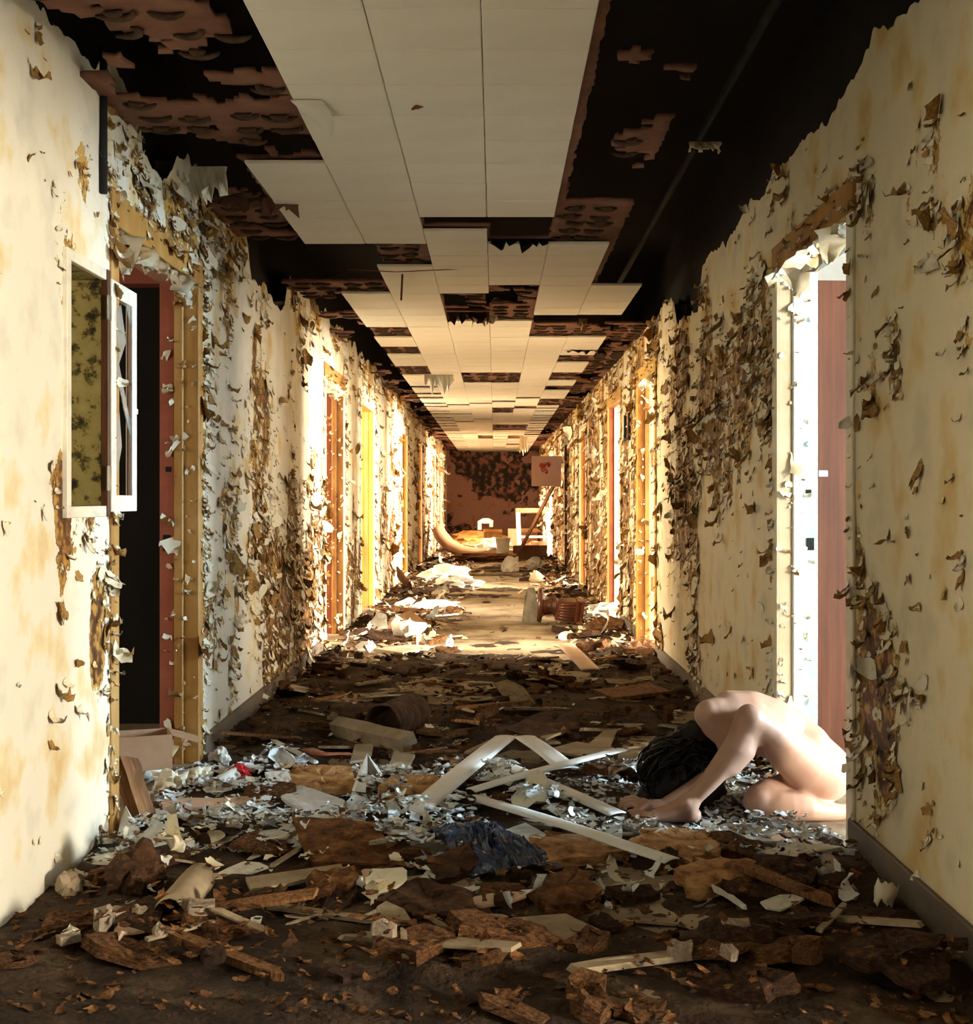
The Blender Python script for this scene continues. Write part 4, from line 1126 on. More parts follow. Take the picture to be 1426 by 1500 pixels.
for i in range(nx_-1):
    for j in range(ny_-1): bm.faces.new((grid[i][j], grid[i+1][j], grid[i+1][j+1], grid[i][j+1]))
tag(link('plastic_bag', bm_mesh('plastic_bag', bm), M['blueplastic']), 'crumpled dark blue plastic bag on the rubble in the centre foreground', 'plastic bag')
hero_at(a0.lerp(b1_, .5), .22)
# -- white slats
strip('white_strip', 'broad white slat curving from the dark floor toward the blue bag', 'strip', [G(742, 1086, .03), G(712, 1110, .05), G(670, 1145, .06), G(632, 1178, .05), G(602, 1203, .035)], .098, M['whitestrip'], .004, .006)
strip('white_strip', 'long white slat slanting down right toward the orange fibreboard', 'strip', [G(690, 1176, .04), G(760, 1197, .06), G(840, 1222, .06), G(920, 1250, .05), G(985, 1272, .04)], .070, M['whitestrip'], .004, .005)
strip('white_strip', 'white slat rising right across the other slats', 'strip', [G(690, 1167, .06), G(760, 1146, .085), G(840, 1124, .085), G(910, 1106, .05)], .062, M['whitestrip'], .004, .006)
strip('white_strip', 'white slat lying beneath the crossing slats pointing to the person', 'strip', [G(718, 1118, .03), G(780, 1146, .04), G(845, 1175, .045), G(905, 1202, .03)], .075, M['whitestrip'], .004, .004)
strip('white_strip', 'short beige slat behind the crossing in the half dark', 'strip', [G(768, 1086, .04), G(800, 1108, .05), G(832, 1134, .04)], .095, M['whitestrip'], .004, .004)
strip('white_strip', 'flat white slat with square end near the centre of crossing', 'strip', [G(752, 1162, .03), G(800, 1168, .035), G(850, 1182, .03)], .06, M['whitestrip'], .004, .003)
poly_slab('white_board', 'white board scrap lying between the blue bag and the slats', 'board', [G(735, 1218, .04), G(770, 1205, .04), G(800, 1222, .04), G(775, 1238, .04)], .008, M['shard'], .003, 2, 0, 16)
for i, (lb, pp) in enumerate((('brownish slat end lying flat in the shadow right of the slats', [(800,1098),(845,1086),(900,1095),(855,1108)]), ('beige slat offcut pointing up beside the dark floor behind the slats', [(862,1090),(885,1070),(905,1068),(895,1092)]), ('rectangular beige board offcut left of the person hair', [(905,1108),(915,1088),(958,1088),(950,1112)]), ('small square brown board lying behind the crossing slats', [(770,1072),(800,1060),(830,1070),(800,1082)]), ('beige square board scrap on the dark floor left of the slats', [(513,1115),(520,1090),(548,1088),(542,1112)]), ('dark beige board leaning on the rubble left of the broad slat', [(565,1128),(578,1100),(608,1105),(590,1132)]))):
    poly_slab('board_offcut', lb, 'board', [G(x, y_, .045) for x, y_ in pp], .010, M['board'], .003, 2, 0, 20+i)
# -- orange fibreboards
poly_slab('fibreboard_slab', 'orange fibreboard slab lying below the foot of the person', 'fibreboard', [G(925, 1232, .05), G(945, 1212, .05), G(1035, 1214, .05), G(1075, 1235, .05), G(1010, 1262, .05)], .032, M['fibre_lit'], .012, 5, .004, 30)
poly_slab('fibreboard_slab', 'orange brown fibreboard slab in front of the long white slat end', 'fibreboard', [G(988, 1272, .06), G(1020, 1254, .06), G(1112, 1262, .06), G(1105, 1282, .05), G(1020, 1302, .05)], .035, M['fibre_lit'], .012, 5, .004, 31)
poly_slab('fibreboard_slab', 'pale orange fibreboard slab beside the blue plastic bag at right', 'fibreboard', [G(775, 1225, .04), G(800, 1216, .04), G(910, 1228, .04), G(920, 1246, .04), G(800, 1262, .04)], .028, M['fibre_lit'], .010, 5, .004, 32)
poly_slab('fibreboard_slab', 'dark orange fibreboard slab in front of the blue bag tail', 'fibreboard', [G(772, 1300, .05), G(830, 1268, .05), G(868, 1280, .05), G(868, 1318, .04), G(800, 1325, .04)], .035, M['fibre'], .010, 5, .004, 33)
poly_slab('fibreboard_slab', 'curled orange board with white paint spots left of the paper cone', 'fibreboard', [G(412, 1118, .06), G(515, 1122, .08), G(520, 1150, .05), G(440, 1160, .05)], .03, M['fibre_lit'], .008, 5, .004, 34)
poly_slab('fibreboard_slab', 'thick orange plank end right of the paper cone', 'fibreboard', [G(552, 1135, .07), G(640, 1135, .07), G(665, 1148, .06), G(650, 1165, .05), G(560, 1165, .05)], .04, M['fibre_lit'], .008, 5, .004, 35)
poly_slab('pale_board', 'cracked pinkish white board lying flat in the light by the left door', 'board', [G(225, 1185, .03), G(240, 1170, .035), G(390, 1166, .035), G(400, 1172, .03), G(300, 1182, .03)], .02, M['pinktrim'], .004, 4, .002, 36)
poly_slab('pale_board', 'grey white broken tile tilted up beside the orange boards', 'board', [P(388, 1131, 4.95), P(420, 1128, 5.0), P(432, 1148, 4.85), P(415, 1152, 4.8)], .012, M['paper'], .004, 3, .002, 37)
poly_slab('pale_board', 'light grey tile lying flat in front of the curled orange board', 'board', [G(412, 1165, .05), G(440, 1150, .06), G(505, 1172, .05), G(500, 1184, .05), G(440, 1188, .05)], .014, M['flake_grey'], .005, 3, .002, 38)
poly_slab('pale_board', 'tan board lying at the right wall under the person', 'board', [G(1110, 1248, .03), G(1170, 1234, .03), G(1235, 1240, .03), G(1160, 1256, .03)], .012, M['flake'], .006, 3, .002, 39)
# paper cone
bm = bmesh.new(); base = []; ap = bm.verts.new((.0, .01, .135))
for k in range(9):
    an = -.6 + k/8*4.6; rr = .075 + .01*math.sin(k*2.1)
    base.append(bm.verts.new((rr*math.cos(an) + .01, rr*.8*math.sin(an), .0 + .006*(k % 2))))
md = [bm.verts.new(ap.co.lerp(v.co, .5) + Vector((.004*((i % 3)-1), -.006*(i % 2), 0))) for i, v in enumerate(base)]
for k in range(8): bm.faces.new((ap, md[k], md[k+1])); bm.faces.new((md[k], base[k], base[k+1], md[k+1]))
o = link('paper_cone', bm_mesh('paper_cone', bm), M['paper']); o.location = G(540, 1168, 0) + Vector((0, 0, .03)); o.rotation_euler = (0, 0, .6)
s = o.modifiers.new('thickness', 'SOLIDIFY'); s.thickness = .002
tag(o, 'white folded paper cone standing up between the orange boards', 'paper'); hero_at(o.location, .1)
crumple('red_wrapper', 'bright red crumpled plastic wrapper by the left door debris', 'wrapper', G(352, 1140, .02), (.050, .04, .035), M['redplastic'], 9, .6)
roll_tube('rolled_sheet', 'cream rolled paper sheet lying beside the red wrapper', 'sheet', G(318, 1152, .03), G(352, 1132, .03), .030, .036, M['paper'], 1.1, 5)
crumple('crumpled_paper', 'white crumpled paper behind the cream paper roll', 'paper', G(322, 1126, .01), (.045, .04, .06), M['paper'], 10, .6)
roll_tube('rolled_sheet', 'white curled sheet beside the cardboard box in the left doorway', 'sheet', G(206, 1140, .02), G(232, 1122, .05), .028, .032, M['paper'], .7, 6)
crumple('crumpled_paper', 'brown and cream torn wrapping in front of the left door frame', 'paper', G(250, 1160, .0), (.075, .055, .06), M['flake'], 11, .7)
crumple('crumpled_paper', 'cream torn flakes heaped beside the wrapping under the left door frame', 'paper', G(290, 1152, .0), (.06, .05, .05), M['flake'], 12, .7)
poly_slab('cream_plate', 'tall cream board scrap leaning by the foot of the timber post', 'plate', [P(172, 1224, 4.2), P(184, 1180, 4.28), P(204, 1215, 4.18), P(198, 1222, 4.18)], .006, M['paper'], .003, 2, .001, 41)
# -- right foreground
bm = bmesh.new(); tube(bm, [G(1246, 1310, .03), G(1215, 1262, .045)], .024, 14, cap=False)
o = link('cardboard_tube', bm_mesh('cardboard_tube', bm, True), M['board']); s = o.modifiers.new('thickness', 'SOLIDIFY'); s.thickness = .004
tag(o, 'short grey brown tube lying by the right skirting board', 'tube'); hero_at((1.1, 3.75, 0), .15)
beam('broken_stick', 'thin pale splinter lying in the dark right foreground', 'stick', G(1045, 1300, .05), G(1090, 1328, .05), .012, .010, M['shard'], 0, 5)
roll_tube('rolled_sheet', 'curled cream paper standing against the right skirting board', 'sheet', G(1292, 1330, .02), G(1298, 1300, .06), .020, .03, M['flake'], .7, 8)
poly_slab('floor_board', 'flat beige board lying in the bottom centre right foreground', 'board', [G(700, 1385, .02), G(740, 1345, .03), G(830, 1338, .03), G(880, 1362, .02), G(860, 1395, .02)], .012, M['board'], .006, 3, .002, 42)
# -- dark middle floor
roll_tube('metal_drum', 'dark round drum lying on its side in the shadowed corridor middle', 'drum', G(560, 1062, .09), G(605, 1042, .09), .095, .095, M['fibre_dark'], 1.0, 9, 0)
strip('curved_strip', 'dark red curved strip lying on the shadowed floor at left', 'strip', [G(452, 1105, .05), G(470, 1112, .07), G(495, 1112, .05), G(512, 1112, .04)], .06, M['redbrown'], .004, .004)
beam('long_lath', 'pale narrow lath pointing at the left wall in the shadow', 'lath', G(402, 1085, .05), G(462, 1116, .06), .022, .010, M['shard'], 0, 6)
beam('round_log', 'thick grey log lying across the dark middle floor', 'log', G(492, 1064, .07), G(600, 1088, .06), .075, .07, M['board'], .4, 7)
poly_slab('floor_board', 'large dark brown board lying on the shadowed floor at right', 'board', [G(740, 1068, .05), G(800, 1040, .06), G(840, 1044, .06), G(850, 1066, .05), G(780, 1080, .05)], .02, M['fibre_dark'], .006, 3, .004, 43)
poly_slab('floor_board', 'long dark plank across the right of the shadowed floor', 'board', [G(870, 1010, .05), G(950, 1000, .05), G(985, 1012, .05), G(900, 1022, .05)], .02, M['timber'], .006, 3, .004, 44)
# ------------------------------------------------------------------ things further down the corridor
poly_slab('bent_sheet', 'bent tan panel with pale patch leaning over the left debris heap', 'panel', [P(572, 905, 11.0), P(602, 893, 11.4), P(628, 914, 11.1), P(612, 926, 10.7), P(568, 925, 10.7)], .02, M['card'], .006, 3, .003, 50)
poly_slab('bent_sheet', 'grey folded panel standing at the left edge of debris heap', 'panel', [P(540, 918, 10.9), P(552, 895, 11.2), P(566, 900, 11.1), P(570, 925, 10.7)], .02, M['flake_grey'], .006, 3, .003, 51)
beam('dark_plank', 'dark plank leaning at the left wall beyond the third door', 'plank', P(602, 862, 15.6), P(583, 838, 15.9), .16, .03, M['oldwood'], 1.2, 8)
poly_slab('floor_board', 'pointed cream board lying in the light before the second doors', 'board', [G(548, 950, .05), G(600, 944, .05), G(638, 946, .05), G(590, 956, .05)], .02, M['flake'], .004, 3, 0, 52)
strip('pale_strip', 'pale strip lying from the lit floor into shadow at right', 'strip', [G(828, 948, .05), G(845, 965, .07), G(866, 987, .05)], .12, M['pinktrim'], .006, .005)
poly_slab('floor_board', 'brown board heaped at the right wall by the second door', 'board', [P(858, 912, 11.2), P(885, 900, 11.5), P(915, 908, 11.2), P(912, 922, 10.8), P(865, 920, 10.8)], .03, M['fibre'], .01, 3, .01, 53)
poly_slab('floor_board', 'flat orange board at the foot of the right second door frame', 'board', [G(912, 950, .06), G(935, 935, .07), G(962, 938, .07), G(958, 956, .06)], .03, M['fibre'], .01, 3, .01, 54)
crumple('crumpled_paper', 'white crumpled paper heap behind the toppled pedestal', 'paper', G(885, 905, .0), (.20, .16, .09), M['paper'], 20, .7)
crumple('crumpled_paper', 'white crumpled paper heap by the left wall before the bent panel', 'paper', G(640, 892, .0), (.26, .18, .06), M['paper'], 21, .7)
crumple('plastic_sheet', 'heap of white plastic sheeting by the far left wall', 'plastic sheet', G(655, 852, .0), (.38, .5, .14), M['paper'], 22, .8)
crumple('plastic_sheet', 'grey green crumpled plastic in front of the far left sheeting', 'plastic sheet', G(672, 862, .0), (.30, .3, .10), M['flake_grey'], 23, .8)
crumple('crumpled_paper', 'upright white bag standing in the far middle of floor', 'bag', G(748, 838, .0), (.15, .12, .16), M['paper'], 24, .5)
crumple('crumpled_paper', 'white crumpled bag by the far right wall', 'bag', G(785, 834, .0), (.17, .14, .13), M['paper'], 25, .6)
# toppled carved pedestal
pd = empty('toppled_pedestal', G(778, 914, 0)); pd.location.z = .02
tag(pd, 'toppled fluted wooden pedestal with a grey stone base slab on edge', 'pedestal'); hero_at(pd.location, .4)
bm = bmesh.new()
pts = [(-.085, -.06, 0), (-.07, -.08, .12), (-.055, -.08, .24), (-.03, -.05, .315), (.035, -.03, .315), (.05, -.06, .22), (.075, -.08, .10), (.085, -.06, 0)]
fr = [bm.verts.new(p) for p in pts]; bk = [bm.verts.new((p[0]*.9, p[1]+.13, p[2]*.97)) for p in pts]
bm.faces.new(fr); bm.faces.new(bk[::-1])
for i in range(len(pts)): j = (i+1) % len(pts); bm.faces.new((fr[i], bk[i], bk[j], fr[j]))
bmesh.ops.bevel(bm, geom=list(bm.edges), offset=.006, segments=2, affect='EDGES')
link('base_slab', bm_mesh('base_slab', bm), M['concrete'], pd)
def lathe_x(prof, mat, nm, seg=20, squash=1):
    bm = bmesh.new(); rows = []
    for x, r_ in prof: rows.append([bm.verts.new((x, r_*math.cos(2*math.pi*k/seg), r_*squash*math.sin(2*math.pi*k/seg))) for k in range(seg)])
    for a, b_ in zip(rows, rows[1:]):
        for k in range(seg): bm.faces.new((a[k], a[(k+1) % seg], b_[(k+1) % seg], b_[k]))
    bm.faces.new(rows[0][::-1]); bm.faces.new(rows[-1])
    o = link(nm, bm_mesh(nm, bm, True), mat, pd); return o
o = lathe_x([(.06, .155), (.085, .16), (.10, .155), (.105, .13), (.115, .10), (.14, .085), (.17, .08), (.20, .078), (.215, .095), (.225, .10)], M['mahogany'], 'neck'); o.location = (0, 0, .155); o.rotation_euler = (0, .06, 0)
bm = bmesh.new(); rows = []
for x, w_, h_ in ((.222, .17, .16), (.235, .185, .175), (.245, .18, .17), (.40, .215, .20), (.41, .235, .22), (.43, .235, .22), (.435, .22, .205), (.45, .22, .205), (.455, .24, .225), (.475, .24, .225)):
    rows.append([bm.verts.new((x, sx*w_/2, sz*h_/2)) for sx, sz in ((-1,-1),(1,-1),(1,1),(-1,1))])
for a, b_ in zip(rows, rows[1:]):
    for k in range(4): bm.faces.new((a[k], a[(k+1) % 4], b_[(k+1) % 4], b_[k]))
bm.faces.new(rows[0][::-1]); bm.faces.new(rows[-1])
o = link('capital', bm_mesh('capital', bm), M['mahogany'], pd); o.location = (0, 0, .14); o.rotation_euler = (.1, .10, 0)
for i in range(6):
    bm = bmesh.new(); z = -.065 + .026*i
    tube(bm, [(.252, -.093, z*.9), (.395, -.110, z*1.12)], .0085, 6)
    f_ = link('flute', bm_mesh('flute', bm, True), M['mahogany'], o)
# ------------- heap at the end of the corridor
sg = empty('placard', G(757, 818, 0)); tag(sg, 'square pink placard with red scrawl on a leaning wooden post', 'placard'); hero_at(sg.location, .3)
d = sg.location.y
top = P(814, 706, 20.7)
bm = bmesh.new(); tube(bm, [Vector((0, 0, .02)), top - sg.location], .035, 4); link('post', bm_mesh('post', bm), M['timber'], sg)
bm = bmesh.new(); pc = [P(x, y, 20.6) - sg.location for x, y in ((779, 712), (822, 713), (823, 668), (779, 668))]
f1 = [bm.verts.new(p) for p in pc]; f2 = [bm.verts.new(p + Vector((0, .02, 0))) for p in pc]
bm.faces.new(f1); bm.faces.new(f2[::-1])
for i in range(4): j = (i+1) % 4; bm.faces.new((f1[i], f2[i], f2[j], f1[j]))
bd = link('board', bm_mesh('board', bm), M['pinkboard'], sg)
bm = bmesh.new()
strokes = [[(791,684),(792,680),(794,678),(795,682),(793,685),(791,683)], [(795,679),(796,685),(798,678),(798,685),(800,680)], [(799,682),(801,678),(802,682),(804,676),(803,682),(806,682)],
           [(793,688),(794,685),(797,686),(798,689),(795,691),(793,688)], [(797,690),(800,687),(802,691)], [(799,693),(802,691),(800,694),(803,692)], [(790,682),(805,681)], [(803,683),(806,684)]]
for st in strokes: tube(bm, [P(x, y, 20.585) - sg.location for x, y in st], .0085, 5)
link('scrawl', bm_mesh('scrawl', bm), M['redink'], sg)
# white sash frame leaning
wf = empty('window_sash', G(790, 812, 0)); wf.location.y = 25.5; wf.location.x = (785-VX)*25.5/F
tag(wf, 'white wooden window sash leaning behind the placard post', 'window sash'); wf.rotation_euler = (-.25, 0, .15); hero_at(wf.location, .3)
for nm, b_ in (('stile', (-.36, -.28, 0, .05, 0, .92)), ('stile', (.25, .33, 0, .05, -.05, .95)), ('rail', (-.36, .33, -.01, .06, .90, .99)), ('rail', (-.28, .25, 0, .05, .06, .14)), ('rail', (-.28, .25, .005, .045, .38, .42))):
    box_obj(nm, *b_, M['whitepaint'] if b_[4] < .8 else M['board'], wf, bevel=.004)
# big curved panel
bm = bmesh.new(); rows = []
crv = [(632, 776), (638, 790), (650, 804), (668, 814), (690, 818), (706, 818)]
for i, (x, y_) in enumerate(crv):
    dd = 24.0 - .1*i
    p = P(x, y_, dd); rows.append([bm.verts.new(p), bm.verts.new(p + Vector((.12, 1.0, .10)))])
for a, b_ in zip(rows, rows[1:]): bm.faces.new((a[0], a[1], b_[1], b_[0]))
o = link('curved_sheet', bm_mesh('curved_sheet', bm, True), M['card']); s = o.modifiers.new('thickness', 'SOLIDIFY'); s.thickness = .05
tag(o, 'large tan curved panel sagging against the far left wall', 'panel'); hero_at((-1, 25.5, 0), .6)
def crate(name, label, px, py, d, w, dp, h, rz, mat, cat='box', flap=True):
    e = empty(name, P(px, py, d)); e.location.z = max(.0, e.location.z); e.rotation_euler = (0, 0, rz); tag(e, label, cat); hero_at(e.location, w*.6)
    t = .012
    for nm, b_ in (('side', (-w/2, w/2, -dp/2, -dp/2+t, 0, h)), ('side', (-w/2, w/2, dp/2-t, dp/2, 0, h)), ('side', (-w/2, -w/2+t, -dp/2+t, dp/2-t, 0, h)), ('side', (w/2-t, w/2, -dp/2+t, dp/2-t, 0, h)), ('bottom', (-w/2+t, w/2-t, -dp/2+t, dp/2-t, 0, t))):
        box_obj(nm, *b_, mat, e)
    if flap:
        f_ = box_obj('flap', -w/2, w/2, 0, .008, 0, dp*.45, mat, e); f_.location = (0, -dp/2, h); f_.rotation_euler = (2.0, 0, 0)
    return e
crate('carton', 'orange cardboard carton on the heap before the end wall', 722, 792, 28.5, .40, .3, .25, .05, M['ochre'])
crate('carton', 'dark brown carton lying at the foot of the placard post', 777, 822, 24.2, .55, .4, .26, -.35, M['oldwood'], flap=False)
crate('carton', 'flat tan carton spread open in the middle of the far heap', 728, 820, 24.4, .60, .5, .16, .2, M['card'])
crate('carton', 'tan carton tilted behind the window sash', 766, 800, 27.5, .5, .4, .38, .5, M['card'])
bk_ = empty('bucket', G(737, 812, .1)); bk_.location.z = .12; tag(bk_, 'white plastic bucket on the far heap', 'bucket'); hero_at(bk_.location, .2)
bm = bmesh.new(); tube(bm, [(0, 0, 0), (0, 0, .28)], [.11, .14], 16, cap=False); bmesh.ops.create_circle(bm, cap_ends=True, radius=.11, segments=16)
link('body', bm_mesh('body', bm, True), M['whitepaint'], bk_)
bm = bmesh.new(); tube(bm, [(.14*math.cos(t*.39), .14*math.sin(t*.39), .28) for t in range(17)], .01, 6); link('rim', bm_mesh('rim', bm, True), M['whitepaint'], bk_)
# bent white piece standing before the end wall
bm = bmesh.new(); tube(bm, [P(703, 776, 31), P(703, 765, 31), P(708, 763, 31), P(716, 763, 31), P(720, 764, 31), P(720, 772, 31)], [.055, .06, .07, .07, .06, .05], 8)
tag(link('bent_white_fitting', bm_mesh('bent_white_fitting', bm, True), M['whitepaint']), 'bent white arch-shaped fitting on the heap against the end wall', 'fitting')
bm = bmesh.new(); tube(bm, [P(712, 800, 31.3), P(712, 766, 31.3)], [.26, .20], 12); tag(link('dark_drum', bm_mesh('dark_drum', bm, True), M['oldwood']), 'dark drum standing behind the bent white fitting', 'drum')
for i, (lb, x, y_, d_, sz, mt) in enumerate((('tan crumpled cardboard heap on the far floor at left', 690, 803, 27, (.45, .5, .16), 'card'), ('orange rubble heap filling the far end of the corridor', 700, 796, 31, (.7, .9, .24), 'ochre'), ('translucent crumpled plastic sheet draped over the far heap', 722, 806, 26, (.40, .5, .22), 'flake_grey'), ('brown rubble ridge at the front of the far heap', 700, 824, 23.4, (.65, .35, .10), 'fibre'), ('tan rubble heap under the window sash at right', 790, 812, 26, (.4, .5, .2), 'card'))):
    crumple('rubble_heap', lb, 'rubble heap', Vector(((x-VX)*d_/F, d_, 0)), sz, M[mt], 30+i, .6)

# ------------------------------------------------------------------ loose pieces all over
scatter('fibreboard_chunk', 170, (2.75, 9.2), (.07, .26), seed=11)
scatter('fibreboard_chunk', 60, (9.2, 22), (.10, .38), seed=12)
scatter('board_shard', 40, (3.3, 5.3), (.06, .2), seed=13)
scatter('board_shard', 45, (5.3, 9.0), (.10, .30), seed=25, kinds=('board',))
scatter('board_shard', 45, (9.2, 24), (.12, .36), seed=14)
scatter('broken_lath', 85, (3.0, 9.2), (.12, .50), seed=15, kinds=('timber', 'board'))
scatter('broken_lath', 40, (9.2, 24), (.25, .7), seed=16)
scatter('board_shard', 60, (4.05, 5.15), (.05, .16), seed=23, kinds=('shard',))
scatter('paper_scrap', 50, (4.05, 5.2), (.04, .12), seed=24, tilt=.4)
scatter('plaster_lump', 70, (2.8, 9), (.03, .08), seed=17)
scatter('paper_scrap', 45, (3.4, 5.3), (.03, .11), seed=18, tilt=.5)
scatter('paper_scrap', 60, (9, 22), (.08, .25), seed=19, tilt=.5)

# fine chips: too many to count
def chips(n, seed, mats, ylim, size, pale=False, xr=(-1.27, 1.13)):
    r = np.random.default_rng(seed)
    y = ylim[0]*(ylim[1]/ylim[0])**r.random(n); x = r.uniform(xr[0], xr[1], n)
    far_ = y > 9.2
    x = np.where(far_ & (np.abs(x) < .5) & (r.random(n) < .7), np.sign(x + 1e-6)*r.uniform(.5, 1.2, n), x)
    x = np.clip(x, xr[0], xr[1])
    ok = np.ones(n, bool)
    for a, b_, c_ in STRIPS: ok &= (x-a)**2 + (y-b_)**2 > c_*c_
    if pale: ok &= ~((y > 5.2) & (y < 8.9) & (r.random(n) < .85))
    ok &= ~((y > 8.8) & (x > -.3) & (x < .6) & (r.random(n) < .85))
    x = x[ok]; y = y[ok]; n = len(x)
    L = size[0]*(size[1]/size[0])**r.random(n)*(1 + np.clip(y-5, 0, 30)/12)
    Gq = flake_grids(n, L, L*r.uniform(.5, 1.1, n), r.normal(.3, .7, n), r.normal(0, .15, n), r)
    th = r.uniform(0, 6.283, n); t1 = r.normal(0, .22, n); t2 = r.normal(0, .22, n)
    xd = np.stack([np.cos(th), np.sin(th), t1], -1); xd /= np.linalg.norm(xd, axis=1, keepdims=True)
    yd = np.stack([-np.sin(th), np.cos(th), t2], -1); zd = np.cross(xd, yd); zd /= np.linalg.norm(zd, axis=1, keepdims=True); yd = np.cross(zd, xd)
    i = np.clip(((x-HX0)/HR).astype(int), 0, 89); j = np.clip(((y-HY0)/HR).astype(int), 0, 819)
    z = HF[i, j]*.9 + .004 + r.random(n)*.008
    me = flakes_mesh('chips', Gq, np.stack([xd, yd, zd], 1), np.stack([x, y, z], -1))
    return me
link('fallen_flakes', chips(3000, 61, None, (3.7, 26), (.010, .045), True), [M['flake'], M['flake_back']], fl, 'stuff')
link('brown_crumbs', chips(7500, 62, None, (2.7, 24), (.007, .038)), [M['fibre'], M['fibre_dark']], fl, 'stuff')
link('grey_chips', chips(5200, 63, None, (3.95, 5.25), (.008, .036)), [M['flake_grey'], M['flake_grey']], fl, 'stuff')
# ================================================================== PERSON
def skin_mat():
    m_, nt, b = new_mat('skin')
    tc = nd(nt, 'ShaderNodeTexCoord'); n = nd(nt, 'ShaderNodeTexNoise'); n.inputs['Scale'].default_value = 9; n.inputs['Detail'].default_value = 5
    nt.links.new(tc.outputs['Object'], n.inputs['Vector'])
    r = ramp(nt, [(0.3, (0.50, 0.27, 0.19)), (0.55, (0.60, 0.36, 0.255)), (0.75, (0.58, 0.32, 0.24))]); nt.links.new(n.outputs[0], r.inputs[0])
    nt.links.new(r.outputs[0], b.inputs['Base Color'])
    b.inputs['Roughness'].default_value = 0.45; b.inputs['Specular IOR Level'].default_value = 0.35
    b.inputs['Subsurface Weight'].default_value = 0.12; b.inputs['Subsurface Radius'].default_value = (0.02, 0.008, 0.005); b.inputs['Subsurface Scale'].default_value = 0.5
    return m_
M['skin'] = skin_mat()
M['hair'] = mat_noise('black curly hair', [(0.3, (0.006,0.005,0.005)), (0.7, (0.02,0.016,0.014))], 20, 0.5, 0.2, 0.003, spec=.3)
M['nail'] = mat_noise('toenail', [(0.3, (0.60,0.40,0.34)), (0.7, (0.70,0.50,0.43))], 20, 0.3, 0)

def blob_mesh(name, spheres, voxel, smooth_it=8, factor=.5):
    ico = bmesh.new(); bmesh.ops.create_icosphere(ico, subdivisions=3, radius=1)
    ico.verts.ensure_lookup_table()
    bv = np.array([v.co[:] for v in ico.verts]); bf = np.array([[v.index for v in f.verts] for f in ico.faces]); ico.free()
    Vs = []; Fs = []
    for k, (c, r) in enumerate(spheres):
        Vs.append(bv*r + np.array(c)[None]); Fs.append(bf + k*len(bv))
    V = np.concatenate(Vs); Fc = np.concatenate(Fs)
    me = bpy.data.meshes.new(name + '_tmp'); me.from_pydata(V.tolist(), [], Fc.tolist())
    o = bpy.data.objects.new(name + '_tmp', me); C.objects.link(o)
    rm = o.modifiers.new('r', 'REMESH'); rm.mode = 'VOXEL'; rm.voxel_size = voxel; rm.use_smooth_shade = True
    s = o.modifiers.new('s', 'SMOOTH'); s.factor = factor; s.iterations = smooth_it
    dg = bpy.context.evaluated_depsgraph_get(); ev = o.evaluated_get(dg)
    out = bpy.data.meshes.new_from_object(ev); out.name = name
    bpy.data.objects.remove(o); bpy.data.meshes.remove(me)
    out.polygons.foreach_set('use_smooth', np.ones(len(out.polygons), dtype=bool))
    return out
LIMBS = []          # (list of (p, r, q, s) tapered segments, blend width)
def limb(*pts, k=.028):
    """pts: (px, py, depth, radius in metres)"""
    P3 = [(np.array(P(a, b_, d)), r) for a, b_, d, r in pts]
    LIMBS.append(([(p, r, q_, s_) for (p, r), (q_, s_) in zip(P3, P3[1:])], k))
def ball(px, py, d, r, k=.03):
    p = np.array(P(px, py, d)); LIMBS.append(([(p, r, p + 1e-4, r)], k))
